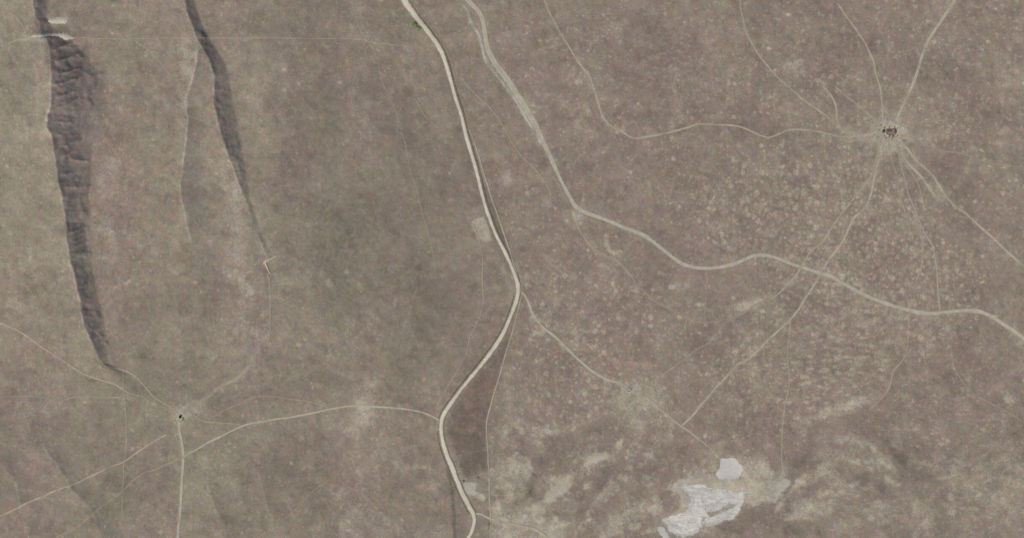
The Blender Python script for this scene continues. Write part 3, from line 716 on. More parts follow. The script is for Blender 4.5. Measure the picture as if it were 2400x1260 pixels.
# ------------------------------------------------------------------ ground material
def ground_material():
    n = Nodes('steppe_soil')
    A, B, Cc = n.sep(n.attr('soil_a').outputs['Color']), n.sep(n.attr('soil_b').outputs['Color']), n.sep(n.attr('soil_c').outputs['Color'])
    a_pale, a_dark, a_spot = A[0], A[1], A[2]
    a_olive, a_green, a_rust = B[0], B[1], B[2]
    a_face, a_streak, a_rib = Cc[0], Cc[1], Cc[2]
    big, _ = n.noise(0.012, 3, 0.55)
    mid, _ = n.noise(0.055, 3.5, 0.62, off=91)
    mott, mcol = n.noise(0.16, 2, 0.65, off=211)
    fine, fcol = n.noise(0.5, 0.6, 0.7, off=17)
    grit, gcol = n.noise(0.95, 0, 0.7, off=53)
    hue, _ = n.noise(0.09, 3, 0.6, off=333)
    # brown against olive
    k = n.m('ADD', n.m('MULTIPLY', n.m('SUBTRACT', hue, 0.5), 3.0), n.m('ADD', a_olive, n.m('MULTIPLY', n.m('SUBTRACT', big, 0.5), 0.9)))
    col = n.mix(n.step(k, -0.35, 1.35), lin(139, 124, 113), lin(143, 136, 117))
    # pinkish and rusty stains
    st, _ = n.noise(0.13, 2.5, 0.62, off=777)
    r = n.step(n.m('ADD', st, n.m('MULTIPLY', a_rust, 0.36)), 0.56, 0.82)
    col = n.mix(n.m('MULTIPLY', r, 0.75), col, lin(157, 130, 116))
    gy_, _ = n.noise(0.11, 2, 0.6, off=1200)
    col = n.mix(n.step(gy_, 0.58, 0.78, 0, 0.55), col, lin(128, 126, 122))
    # pale bare spots
    warp = n.vadd(n.pos, n.vscale(n.vadd(fcol, (-.5, -.5, -.5)), (3.6, 3.6, 0)))
    warp = n.vadd(warp, n.vscale(n.vadd(mcol, (-.5, -.5, -.5)), (6.0, 6.0, 0)))
    d1, c1 = n.vor(0.103, warp)
    pick = n.sep(c1)
    ang = n.mapping(warp, math.radians(-38), (0.62, 1.35, 1))
    d2, c2 = n.vor(0.104, ang)
    pick2 = n.sep(c2)

    clus, _ = n.noise(0.028, 2, 0.6, off=2310)

    def spots(d, p, size):
        rad = n.m('MULTIPLY', n.m('ADD', n.m('ADD', 0.22, n.m('MULTIPLY', a_spot, 0.22)), n.m('MULTIPLY', n.m('MULTIPLY', p[1], p[1]), 0.55)), size)
        s = n.m('DIVIDE', n.m('SUBTRACT', rad, d), 0.17, True)
        have = n.m('LESS_THAN', p[0], n.m('SUBTRACT', n.m('MULTIPLY', a_spot, 1.15), n.m('MULTIPLY', n.m('SUBTRACT', 0.54, clus), 1.7)))
        return n.m('MULTIPLY', n.m('MULTIPLY', s, have), n.m('ADD', 0.45, n.m('MULTIPLY', p[2], 0.55)))

    s1 = spots(d1, pick, 0.56)
    s2 = spots(d2, pick2, 0.58)
    s = n.m('ADD', n.m('MULTIPLY', s1, n.m('SUBTRACT', 1.0, a_streak)), n.m('MULTIPLY', s2, a_streak))
    d3, c3 = n.vor(0.21, n.vadd(warp, (313, 77, 0)))
    p3 = n.sep(c3)
    s3 = n.m('MULTIPLY', n.m('DIVIDE', n.m('SUBTRACT', 0.40, d3), 0.25, True), n.m('LESS_THAN', p3[0], n.m('ADD', 0.07, n.m('MULTIPLY', a_spot, 0.30))))
    s = n.m('MAXIMUM', s, n.m('MULTIPLY', s3, 0.55))
    s = n.m('MULTIPLY', s, n.step(fine, 0.3, 0.6, 0.4, 1.0))
    col = n.mix(s, col, lin(176, 165, 144))
    bl0, _ = n.noise(0.085, 3, 0.68, off=1510, dist=0.6)
    bl1, _ = n.noise(0.085, 3, 0.68, vec=n.mapping(n.pos, math.radians(-28), (0.5, 1.7, 1)), off=1610, dist=0.8)
    bl = n.m('ADD', n.m('MULTIPLY', bl0, n.m('SUBTRACT', 1.0, a_streak)), n.m('MULTIPLY', bl1, a_streak))
    col = n.mix(n.m('MULTIPLY', n.step(n.m('ADD', bl, n.m('MULTIPLY', a_spot, 0.05)), 0.53, 0.70), 0.5), col, lin(163, 153, 134))
    bd, _ = n.noise(0.07, 3, 0.66, off=1910, dist=0.6)
    col = n.mix(n.step(bd, 0.52, 0.70, 0, 0.45), col, lin(115, 104, 97))
    # general lightness grain
    g = n.m('ADD', n.m('MULTIPLY', n.m('SUBTRACT', mid, 0.5), 0.60), n.m('MULTIPLY', n.m('SUBTRACT', fine, 0.5), 0.36))
    g = n.m('ADD', g, n.m('MULTIPLY', n.m('SUBTRACT', grit, 0.5), 0.24))
    g = n.m('ADD', g, n.m('MULTIPLY', n.m('SUBTRACT', mott, 0.5), 0.30))
    g = n.m('ADD', g, n.m('MULTIPLY', n.m('SUBTRACT', big, 0.5), 0.50))
    g = n.m('ADD', 1.0, g)
    # bare pale ground, broken by noise
    pv = n.m('ADD', a_pale, n.m('MULTIPLY', n.m('SUBTRACT', mid, 0.5), n.m('MULTIPLY', n.m('MINIMUM', a_pale, 0.6), 1.6)))
    pv = n.m('ADD', pv, n.m('MULTIPLY', n.m('SUBTRACT', fine, 0.5), n.m('MULTIPLY', n.m('MINIMUM', a_pale, 0.6), 1.5)))
    pm = n.step(pv, 0.0, 0.92)
    tint, _ = n.noise(0.1, 3, 0.5, off=610)
    pcol = n.mix(n.step(tint, 0.4, 0.62), lin(167, 158, 138), lin(174, 166, 150))
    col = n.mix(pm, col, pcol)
    # low dark scrub and old rank grass
    dv = n.m('ADD', a_dark, n.m('MULTIPLY', n.m('SUBTRACT', mott, 0.5), n.m('MULTIPLY', a_dark, 2.2)))
    col = n.mix(n.m('MULTIPLY', n.step(dv, 0.0, 0.9), 0.85), col, lin(106, 98, 88))
    # dark stony faces of the scarps with dwarf scrub
    fv = n.m('ADD', a_face, n.m('MULTIPLY', n.m('SUBTRACT', mid, 0.5), n.m('MULTIPLY', a_face, 1.1)))
    fc = n.mix(n.step(hue, 0.42, 0.58), lin(139, 123, 117), lin(125, 120, 112))
    fc = n.mix(n.step(mott, 0.48, 0.66, 0, 0.7), fc, lin(143, 130, 119))
    fc = n.mix(n.m('MULTIPLY', a_rib, n.step(mott, 0.35, 0.6, 0.0, 0.8)), fc, lin(160, 140, 124))  # sunlit south sides of the ribs painted paler
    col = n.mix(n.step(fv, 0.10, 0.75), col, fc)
    gn = n.step(n.m('ADD', n.m('SUBTRACT', st, 0.5), a_green), 0.18, 0.55)
    col = n.mix(n.m('MULTIPLY', gn, 0.65), col, lin(104, 112, 86))
    _, chroma = n.noise(0.10, 2.5, 0.62, off=905)
    col = n.mix(1.0, col, n.vadd(n.vscale(n.vadd(chroma, (-.5, -.5, -.5)), (0.40, 0.27, 0.40)), (1, 1, 1)), 'MULTIPLY')
    col = n.gain(col, g)
    hgt = n.m('ADD', n.m('MULTIPLY', mott, 0.6), n.m('MULTIPLY', fine, 0.4))
    return n.finish(col, normal=n.bump(hgt, 0.45, 0.8), rough=0.97, spec=0.08)


terrain = bpy.data.objects.new('terrain', me)
COL.objects.link(terrain)
me.materials.append(ground_material())
tag(terrain, 'dry brown steppe with scarps, bare spots and thin scrub', 'ground', kind='structure')


# ------------------------------------------------------------------ roads and tracks
def track_material(name, c0, c1, edge=0.55, ruts=0.0, patchy=0.5):
    n = Nodes(name)
    cr = n.m('ABSOLUTE', n.attr('cross').outputs['Fac'])
    st = n.attr('wear').outputs['Fac']
    w1, _ = n.noise(0.16, 4, 0.6, off=40)
    w2, _ = n.noise(0.7, 4, 0.7, off=140)
    w3, _ = n.noise(0.05, 3, 0.5, off=440)
    col = n.mix(n.step(w1, 0.35, 0.65), lin(*c0), lin(*c1))
    col = n.gain(col, n.m('ADD', 0.86, n.m('MULTIPLY', w2, 0.28)))
    e = n.m('ADD', cr, n.m('MULTIPLY', n.m('SUBTRACT', w2, 0.5), 0.9))
    a = n.step(e, edge, 1.05, 1.0, 0.0)
    a = n.m('MULTIPLY', a, st)
    p = n.step(n.m('ADD', n.m('MULTIPLY', w3, 0.6), n.m('MULTIPLY', w2, 0.4)), 0.33, 0.6, 1.0 - patchy, 1.0)
    a = n.m('MULTIPLY', a, p)
    if ruts:
        mid = n.step(cr, 0.05, 0.32, 1.0 - ruts, 1.0)
        a = n.m('MULTIPLY', a, mid)
    return n.finish(col, alpha=a, rough=0.97, spec=0.08)


MATS = {
    'gravel': track_material('white_gravel', (190, 184, 168), (181, 176, 160), 0.62, 0.0, 0.08),
    'wide': track_material('worn_gravel', (176, 168, 148), (188, 181, 164), 0.60, 0.10, 0.1),
    'bright': track_material('pale_track_dust', (176, 167, 146), (184, 177, 158), 0.50, 0.0, 0.2),
    'olive': track_material('track_dust', (174, 165, 143), (184, 175, 155), 0.45, 0.12, 0.36),
    'wash': track_material('washed_gravel', (178, 172, 154), (190, 186, 172), 0.10, 0.0, 0.75),
    'rose': track_material('reddish_track_dust', (178, 160, 142), (186, 170, 152), 0.45, 0.0, 0.4),
    'ditch_shade': track_material('shaded_ditch_scrub', (96, 90, 76), (104, 98, 84), 0.35, 0.0, 0.55),
    'verge': track_material('verge_soil', (163, 152, 134), (158, 146, 126), 0.25, 0.0, 0.6),
}
lift = [0.07]


def ribbon(name, pts, half, mat, wear=1.0, profile=((-1, 0), (-.5, 0), (0, 0), (.5, 0), (1, 0)), parent=None, wob=0.25, fade=10, off=0.0, seed=0, up=None):
    """a road surface laid over the ground: `pts` may carry a half width as third value"""
    P = [(p[0], p[1], p[2] if len(p) > 2 else half) for p in pts]
    for end in (0, -1):                          # a way that leaves the picture goes on across the plain
        (x, y, w), (x2, y2, _) = P[end], P[1 if end == 0 else -2]
        if not (-4 < x < 2404 and -4 < y < 1264):
            L = math.hypot(x - x2, y - y2)
            more = [(x + (x - x2) / L * q + 26 * math.sin(q / 170), y + (y - y2) / L * q, w) for q in (60, 180, 320, 520, 760, 1050)]
            P = (more[::-1] + P) if end == 0 else (P + more)
    C = catmull(P, 3.5)
    r = np.random.default_rng(len(C) * 13 + seed)
    d = np.gradient(C[:, :2], axis=0)
    d /= np.maximum(np.hypot(d[:, 0], d[:, 1]), 1e-6)[:, None]
    nrm = np.stack([-d[:, 1], d[:, 0]], 1)      # right-hand side when driving down the line is +
    nrm = -nrm
    k = np.convolve(r.standard_normal(len(C) + 16), np.hanning(17) / 4, 'same')[8:-8]
    k2 = np.convolve(r.standard_normal(len(C) + 16), np.hanning(17) / 6, 'same')[8:-8]
    base = C[:, :2] + nrm * (k * wob + off)[:, None]
    hw = C[:, 2] * (1 + 0.16 * np.clip(k2, -2, 2))
    z0 = lift[0] if up is None else up
    if up is None:
        lift[0] += 0.006
    V, cr, wr = [], [], []
    n = len(C)
    s = np.concatenate([[0], np.cumsum(np.hypot(*np.diff(C[:, :2], axis=0).T))])
    ends = np.clip(np.minimum(s + 1, s[-1] - s + 1) / fade, 0, 1) if fade else np.ones(n)
    cs, zs = np.array(profile, float).T
    Q = base[:, None, :] + nrm[:, None, :] * (cs[None, :] * hw[:, None])[..., None]
    out_ = (Q[..., 0] < -60) | (Q[..., 0] > 2460) | (Q[..., 1] < -60) | (Q[..., 1] > 1320)
    V = np.stack([wx(Q[..., 0]), wy(Q[..., 1]), height(Q[..., 0], Q[..., 1]) + z0 + zs[None, :] + 0.2 * out_], -1).reshape(-1, 3).tolist()
    cr = np.tile(cs, n)
    wr = np.repeat(wear * ends, len(cs))
    m = len(profile)
    F = [(i * m + j, i * m + j + 1, (i + 1) * m + j + 1, (i + 1) * m + j) for i in range(n - 1) for j in range(m - 1)]
    o = mesh_obj(name, V, F, mat, parent, True)
    for nm, vals in (('cross', cr), ('wear', wr)):
        a = o.data.attributes.new(nm, 'FLOAT', 'POINT')
        a.data.foreach_set('value', np.array(vals, np.float32))
    return o


# the raised gravel road with its shoulders, painted ditch shade and verge
BANK = ((-1.9, 0.0), (-1.7, .06), (-1.0, .56), (-.5, .64), (0, .67), (.5, .64), (1.0, .56), (1.7, .06), (1.9, 0.0))
def road_material():
    n = Nodes('road_gravel')
    cr = n.m('ABSOLUTE', n.attr('cross').outputs['Fac'])
    w1, _ = n.noise(0.12, 4, 0.6, off=40)
    w2, _ = n.noise(0.6, 4, 0.7, off=140)
    w3, _ = n.noise(0.035, 3, 0.5, off=340)
    col = n.mix(n.step(w1, 0.35, 0.65), lin(204, 198, 180), lin(194, 187, 168))
    col = n.mix(n.step(w3, 0.5, 0.68, 0, 0.6), col, lin(184, 176, 156))
    rut = n.m('SUBTRACT', 1.0, n.step(n.m('ABSOLUTE', n.m('SUBTRACT', cr, 0.42)), 0.05, 0.25))
    col = n.mix(n.m('MULTIPLY', rut, n.step(w2, 0.35, 0.6, 0.15, 0.55)), col, lin(212, 207, 192))
    col = n.gain(col, n.m('ADD', 0.85, n.m('MULTIPLY', w2, 0.3)))
    e = n.m('ADD', cr, n.m('ADD', n.m('MULTIPLY', n.m('SUBTRACT', w2, 0.5), 1.1), n.m('MULTIPLY', n.m('SUBTRACT', w1, 0.5), 1.3)))
    sh = n.mix(n.step(w1, 0.4, 0.6), lin(140, 128, 111), lin(150, 138, 119))
    col = n.mix(n.step(e, 0.78, 1.12), col, sh)
    a = n.step(e, 1.30, 1.75, 1.0, 0.0)
    return n.finish(col, alpha=a, rough=0.97, spec=0.08)


road = ribbon('gravel_road', [(x, y, w * (0.88 if y < 600 else 0.78)) for x, y, w in MAIN], 4, road_material(), 1.0, BANK, wob=0.12, fade=0)
tag(road, 'raised pale gravel road winding from the top edge to the bottom edge', 'road', kind='structure')
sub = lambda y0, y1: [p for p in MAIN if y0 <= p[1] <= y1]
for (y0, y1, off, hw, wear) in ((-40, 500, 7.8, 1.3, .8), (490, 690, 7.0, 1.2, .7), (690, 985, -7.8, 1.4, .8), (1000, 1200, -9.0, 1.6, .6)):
    side = ribbon('ditch_shade', [(x, y, hw) for x, y, w in sub(y0, y1)], hw, MATS['ditch_shade'], wear, parent=road, off=off, up=.05)  # flat dark strips: the bank's shade painted along with the ditch scrub
ribbon('verge', [(x, y, 3.0) for x, y, w in sub(-40, 380)], 2.2, MATS['verge'], .7, parent=road, off=12.5, up=.04)

wide = ribbon('dirt_road', WIDE, 5, MATS['wide'], 0.95, wob=0.3, fade=0)
tag(wide, 'wide worn dirt road snaking from the top edge to the right edge', 'road', kind='structure')
for i, (nm, mk, st, lab, hw, pts) in enumerate(TRACKS):
    o = ribbon(nm, pts, hw * 1.28, MATS[mk], min(1, st * 1.65), wob=0.7, seed=i, fade=6)
    tag(o, lab, 'track', kind='structure')


# ------------------------------------------------------------------ white pans
def pan_material(name, c0, c1, c2, c3, lo=0.34, hi=0.72, top=1.0):
    n = Nodes(name)
    e = n.attr('inside').outputs['Fac']
    w1, _ = n.noise(0.09, 5, 0.6, off=5, dist=0.8)
    w2, _ = n.noise(0.55, 4, 0.7, off=25)
    w3, _ = n.noise(0.22, 5, 0.65, off=75)
    str_, _ = n.noise(0.06, 6, 0.68, vec=n.mapping(n.pos, math.radians(-52), (0.8, 3.2, 1)), off=305, dist=1.2)
    col = n.mix(n.step(w1, 0.35, 0.65), lin(*c0), lin(*c1))
    col = n.mix(n.step(str_, 0.44, 0.60, 0.0, 0.75), col, lin(*c2))
    col = n.mix(n.step(w3, 0.56, 0.72, 0, 0.5), col, lin(*c3))
    col = n.gain(col, n.m('ADD', 0.88, n.m('MULTIPLY', w2, 0.24)))
    w4, _ = n.noise(0.2, 4, 0.65, off=175)
    ee = n.m('ADD', e, n.m('MULTIPLY', n.m('SUBTRACT', w4, 0.5), 2.0))
    ee = n.m('ADD', ee, n.m('MULTIPLY', n.m('SUBTRACT', w2, 0.5), 0.55))
    a = n.m('MULTIPLY', n.step(ee, lo, hi), top)
    return n.finish(col, alpha=a, rough=0.9, spec=0.15)


def pan(name, poly, mat, label, soft=6.0, holes=(), ragged=2.2):
    """a sheet of crust cut from the raster, following the hollow; `inside` grows from the rim"""
    m = fill(poly, 1.0, ragged)
    for h in holes:
        m = np.minimum(m, 1 - fill(h, 1.5, ragged * 1.6))
    core = np.clip(blur((m > .5).astype(float), soft) * 1.25 - 0.05, 0, 1)
    keep = core > 0.12
    cell = keep[:-1, :-1] | keep[1:, :-1] | keep[:-1, 1:] | keep[1:, 1:]
    js, is_ = np.nonzero(cell)
    ids, V, F, ins = {}, [], [], []

    def vid(j, i):
        if (j, i) not in ids:
            ids[(j, i)] = len(V)
            V.append((wx(gx[i]), wy(gy[j]), Z[j, i] + 0.05 + pan.k * 0.008))
            ins.append(core[j, i])
        return ids[(j, i)]
    for j, i in zip(js, is_):
        F.append((vid(j, i), vid(j + 1, i), vid(j + 1, i + 1), vid(j, i + 1)))
    pan.k += 1
    o = mesh_obj(name, V, F, mat, None, True)
    a = o.data.attributes.new('inside', 'FLOAT', 'POINT')
    a.data.foreach_set('value', np.array(ins, np.float32))
    tag(o, label, 'pan', kind='structure')
    return o


pan.k = 0
white = pan_material('white_crust', (196, 192, 182), (190, 188, 182), (186, 182, 178), (200, 197, 188))
grey = pan_material('grey_crust', (196, 192, 182), (184, 181, 171), (212, 210, 201), (166, 157, 138), 0.22, 0.98)
sand = pan_material('sandy_crust', (186, 179, 160), (190, 184, 167), (194, 189, 176), (172, 164, 146), 0.25, 1.0, 0.8)
pan('salt_pan', WHITE_PAN, white, 'bright rounded white pan standing alone above the big grey one', 2.6, (), 1.1)
big_pan = pan('salt_pan', BIG_PAN, grey, 'big branching grey white pan at the bottom edge', 4.2, (ISLAND,), 3.0)
pan('salt_pan', LITTLE_PAN, white, 'narrow white strip of crust at the bottom edge beside the big pan', 2.6)
pan('salt_pan', FINGER_PAN, sand, 'dull sandy pan east of the big grey one', 7)
pan('salt_pan', SMALL_PAN, sand, 'small pale patch of crust at the end of the bottom road spur', 3.2, (), 0.8)
pan('salt_pan', ROADSIDE_SCRAPE, sand, 'hooked pale scrape beside the gravel road near the bottom edge', 3.5, (), 1.0)


crust = track_material('fresh_white_crust', (202, 199, 190), (196, 193, 184), 0.3, 0.0, 0.45)
for pts, hw in (([(1628, 1173), (1619, 1187), (1611, 1200), (1597, 1207)], 2.2), ([(1648, 1225), (1664, 1229), (1688, 1220), (1709, 1208)], 4.5), ([(1728, 1151), (1750, 1152), (1768, 1152)], 2.0),
                ([(1548, 1216), (1562, 1221), (1580, 1232), (1596, 1240)], 5.0), ([(1592, 1142), (1610, 1141), (1640, 1146), (1662, 1148)], 4.0), ([(1690, 1150), (1712, 1160), (1722, 1168)], 4.0), ([(1578, 1250), (1600, 1253), (1622, 1250), (1634, 1238)], 2.6)):
    ribbon('crust_streak', pts, hw, crust, .9, parent=big_pan, up=.14, fade=8)


# ------------------------------------------------------------------ earth banks
def plain_material(name, c0, c1, scale=0.8, rough=0.9, spec=0.2):
    n = Nodes(name)
    a, _ = n.noise(scale, 4, 0.65)
    b, _ = n.noise(scale * 5, 3, 0.7, off=9)
    col = n.mix(n.step(a, 0.35, 0.65), lin(*c0), lin(*c1))
    col = n.gain(col, n.m('ADD', 0.85, n.m('MULTIPLY', b, 0.3)))
    return n.finish(col, normal=n.bump(b, 0.3, 0.05), rough=rough, spec=spec)


bank_m = plain_material('bank_earth', (192, 184, 166), (178, 168, 148), 0.3)
bank_m2 = plain_material('sandy_bank_earth', (186, 174, 150), (170, 152, 130), 0.3)


def bank(label, pts, hgt, mat):
    C = catmull(pts, 2.0)
    d = np.gradient(C[:, :2], axis=0)
    d /= np.maximum(np.hypot(d[:, 0], d[:, 1]), 1e-6)[:, None]
    nr = np.stack([d[:, 1], -d[:, 0]], 1)
    prof = [(-1, -.15), (-.75, .22), (-.45, .7), (-.15, 1), (.15, 1), (.45, .72), (.75, .25), (1, -.15)]
    r = np.random.default_rng(len(C))
    V = []
    n = len(C)
    for i in range(n):
        t = i / (n - 1)
        e = min(1, t / 0.16, (1 - t) / 0.16)
        e = e * e * (3 - 2 * e)
        for (c, z) in prof:
            q = C[i, :2] + nr[i] * c * C[i, 2] * (0.45 + 0.55 * e) * (1 + 0.14 * r.standard_normal())
            V.append((wx(q[0]), wy(q[1]), height(q[0], q[1]) + z * hgt * (0.15 + .85 * e) * (1 + 0.12 * r.standard_normal())))
    m = len(prof)
    F = [(i * m + j, i * m + j + 1, (i + 1) * m + j + 1, (i + 1) * m + j) for i in range(n - 1) for j in range(m - 1)]
    F += [tuple(range(m))[::-1], tuple((n - 1) * m + j for j in range(m))]
    o = mesh_obj('earth_bank', V, F, mat, None, True)
    return tag(o, label, 'earth bank', 'banks of dug earth')


bank('long bright earth bank across the head of the big scarp', [(70, 87, 4), (86, 84, 5.5), (102, 82, 6), (118, 80, 5), (138, 81, 6), (152, 85, 8.5), (164, 88, 7.5), (175, 90, 4)], 0.8, bank_m)
bank('short blocky pale earth bank above the long one', [(113, 50, 5), (126, 49, 6.5), (136, 48, 8), (148, 48, 8.5), (159, 49, 7.5)], 0.8, bank_m)
bank('small bright bank at the tail of the second scarp', [(617, 618, 2), (623, 612, 4), (632, 606, 3.5), (641, 602, 3), (652, 596, 2)], 1.2, bank_m2)
bank('low faint bank curving south from the small bright bank', [(622, 610, 3), (624, 620, 3.2), (629, 632, 2.4), (634, 642, 1.5)], 0.8, bank_m2)

# ------------------------------------------------------------------ things at the stock post and the tank
timber = plain_material('weathered_timber', (130, 114, 102), (120, 104, 94), 3)
dung = track_material('trampled_dung', (118, 98, 92), (108, 92, 86), 0.55, 0.0, 0.3)
roof_dark = plain_material('dark_sheet_roof', (112, 98, 90), (102, 90, 84), 2, 0.6, 0.3)
black = plain_material('black_plastic', (26, 22, 16), (34, 30, 22), 2, 0.5, 0.3)
concrete = plain_material('pale_concrete', (190, 182, 174), (176, 168, 160), 1.5, 0.9, 0.2)
water_m = plain_material('murky_water', (112, 102, 92), (120, 110, 98), 1, 0.15, 0.5)
rusty = plain_material('brown_sheet', (150, 138, 126), (160, 146, 132), 2, 0.8, 0.2)


def box(name, sx, sy, z0, z1, mat, parent, x=0, y=0, rot=0.0, bev=0.0, top_scale=1.0):
    c, s = math.cos(rot), math.sin(rot)
    V = []
    for z, k in ((z0, 1.0), (z1, top_scale)):
        for ax, ay in ((-1, -1), (1, -1), (1, 1), (-1, 1)):
            a, b = ax * sx / 2 * k, ay * sy / 2 * k
            V.append((x + a * c - b * s, y + a * s + b * c, z))
    F = [(3, 2, 1, 0), (4, 5, 6, 7), (0, 1, 5, 4), (1, 2, 6, 5), (2, 3, 7, 6), (3, 0, 4, 7)]
    o = mesh_obj(name, V, F, mat, parent)
    if bev:
        b = o.modifiers.new('edges', 'BEVEL')
        b.width = bev
        b.segments = 2
    return o


def shed(name, px, py, sx, sy, h, label, cat, rot=0.0, wall=timber, roof=roof_dark, group=None):
    e = empty(name, at(px, py, -0.1))
    e.rotation_euler = (0, 0, rot)
    t = 0.12
    box('wall', sx, t, 0, h, wall, e, 0, -sy / 2 + t / 2)
    box('wall', sx, t, 0, h, wall, e, 0, sy / 2 - t / 2)
    box('wall', t, sy - 2 * t, 0, h, wall, e, -sx / 2 + t / 2, 0)
    box('wall', t, sy - 2 * t, 0, h, wall, e, sx / 2 - t / 2, 0)
    o = .25
    V = [(-sx / 2 - o, -sy / 2 - o, h + .01), (sx / 2 + o, -sy / 2 - o, h + .01), (sx / 2 + o, sy / 2 + o, h + .01), (-sx / 2 - o, sy / 2 + o, h + .01), (0, -sy / 2 - o, h + .55), (0, sy / 2 + o, h + .55),
         (-sx / 2 - o, -sy / 2 - o, h + .09), (sx / 2 + o, -sy / 2 - o, h + .09), (sx / 2 + o, sy / 2 + o, h + .09), (-sx / 2 - o, sy / 2 + o, h + .09)]
    F = [(3, 2, 1, 0), (6, 4, 5, 9), (4, 7, 8, 5), (0, 1, 7, 4, 6), (2, 3, 9, 5, 8), (1, 2, 8, 7), (3, 0, 6, 9)]
    mesh_obj('roof', V, F, roof, e)
    return tag(e, label, cat, group)


# black tank on its pad, and the brown trough beside it
t = empty('water_tank', at(421.7, 976.4, -0.1))
seg = 20
for nm, prof, mt in (('body', [(0.0, 0), (1, 0), (1.0, 2.0), (.97, 2.15), (.86, 2.3), (.55, 2.42), (0, 2.45)], black), ('rib', [(1.0, .95), (1.03, .98), (1.03, 1.08), (1.0, 1.11)], black), ('lid', [(.30, 2.44), (.30, 2.56), (.24, 2.62), (0, 2.62)], black)):
    V, F = [], []
    for (r, z) in prof:
        for k in range(seg):
            a = 2 * math.pi * k / seg
            V.append((1.35 * r * math.cos(a), 2.25 * r * math.sin(a), z))
    for i in range(len(prof) - 1):
        for k in range(seg):
            F.append((i * seg + k, i * seg + (k + 1) % seg, (i + 1) * seg + (k + 1) % seg, (i + 1) * seg + k))
    mesh_obj(nm, V, F, mt, t, True)
tag(t, 'small black tank on a patch of pale bare ground where tracks meet', 'tank')

e = empty('trough', at(428.6, 981.4, -0.05))
e.rotation_euler = (0, 0, -0.15)
box('side', .25, 3.9, 0, .7, rusty, e, -.85)
box('side', .25, 3.9, 0, .7, rusty, e, .85)
box('end', 1.45, .25, 0, .7, rusty, e, 0, 1.82)
box('end', 1.45, .25, 0, .7, rusty, e, 0, -1.82)
box('water', 1.45, 3.39, .05, .45, water_m, e)
tag(e, 'small brown trough just south east of the black tank', 'trough')

# oval trough
e = empty('oval_trough', at(1474, 913.5, -0.05))
e.rotation_euler = (0, 0, math.radians(-24))
seg = 36
V, F = [], []
prof = [(1.0, 0), (1.0, .75), (.97, .8), (.80, .8), (.77, .75), (.77, .1)]
for (r, z) in prof:
    for k in range(seg):
        a = 2 * math.pi * k / seg
        sc_ = 1.0
        V.append((4.3 * math.cos(a) * (r if r > .9 else r + .04), 2.6 * math.sin(a) * (r - .06 if r < .9 else r), z))
for i in range(len(prof) - 1):
    for k in range(seg):
        F.append((i * seg + k, i * seg + (k + 1) % seg, (i + 1) * seg + (k + 1) % seg, (i + 1) * seg + k))
mesh_obj('rim', V, F, concrete, e, True)
V = [(4.3 * .82 * math.cos(2 * math.pi * k / seg), 2.6 * .72 * math.sin(2 * math.pi * k / seg), .3) for k in range(seg)]
mesh_obj('basin_floor', V, [tuple(range(seg))], plain_material('basin_silt', (160, 150, 138), (150, 140, 126), 1.5), e)
tag(e, 'pale oval ring trough on trampled ground where three tracks meet', 'trough')

# stock post: sheds, trough, brush pen
shed('shed', 2070.4, 308, 2.6, 3.0, 1.5, 'tiny dark shed at the west end of the stock post', 'shed', 0.1, rusty, plain_material('blackened_roof', (74, 64, 58), (82, 72, 66), 2), 'sheds of the stock post')
shed('shed', 2083, 307.6, 6.6, 1.7, 1.2, 'long narrow dark shelter in the middle of the stock post', 'shed', 0.02, timber, roof_dark, 'sheds of the stock post')
shed('shed', 2097.4, 308, 2.4, 4.2, 1.4, 'dark brown shed at the east end of the stock post', 'shed', -0.08, timber, plain_material('brown_roof', (108, 92, 82), (116, 100, 90), 2), 'sheds of the stock post')

pen = empty('livestock_pen', at(2088, 310, 0))
ring = [(2076, 304), (2080, 302.5), (2090, 302), (2099, 302.5), (2101, 307), (2100, 314), (2094, 318), (2086, 317), (2080, 315), (2077, 311)]
px0, py0 = 2088, 310
base = Vector(at(px0, py0, 0))
for a, b in zip(ring, ring[1:]):
    p, q = Vector(at(*a)) - base, Vector(at(*b)) - base
    mid_, dv = (p + q) / 2, q - p
    box('brush_wall', dv.length * 0.96, 0.55, min(p.z, q.z) - .2, max(p.z, q.z) + .7, timber, pen, mid_.x, mid_.y, math.atan2(dv.y, dv.x), top_scale=.8)
V = [tuple(Vector(at(x, y, .12)) - base) for x, y in ring] + [(0, 0, .14)]
fl = mesh_obj('pen_floor', V, [(i, (i + 1) % len(ring), len(ring)) for i in range(len(ring))][::1], plain_material('dung_floor', (140, 120, 114), (130, 114, 108), .6), pen)
tag(pen, 'dark reddish brown pen walled with brush at the stock post', 'pen')


# ------------------------------------------------------------------ shrubs
def leaf_material(name, c0, c1):
    n = Nodes(name)
    a, _ = n.noise(1.6, 3, 0.6)
    return n.finish(n.mix(n.step(a, 0.35, 0.65), lin(*c0), lin(*c1)), rough=0.8, spec=0.15)


leafs = {'green': leaf_material('green_leaves', (104, 136, 74), (124, 150, 94)), 'olive': leaf_material('olive_leaves', (148, 140, 112), (158, 148, 122)), 'dark': leaf_material('dark_leaves', (128, 118, 96), (138, 126, 104))}
bark = plain_material('grey_bark', (96, 84, 74), (84, 72, 62), 4)


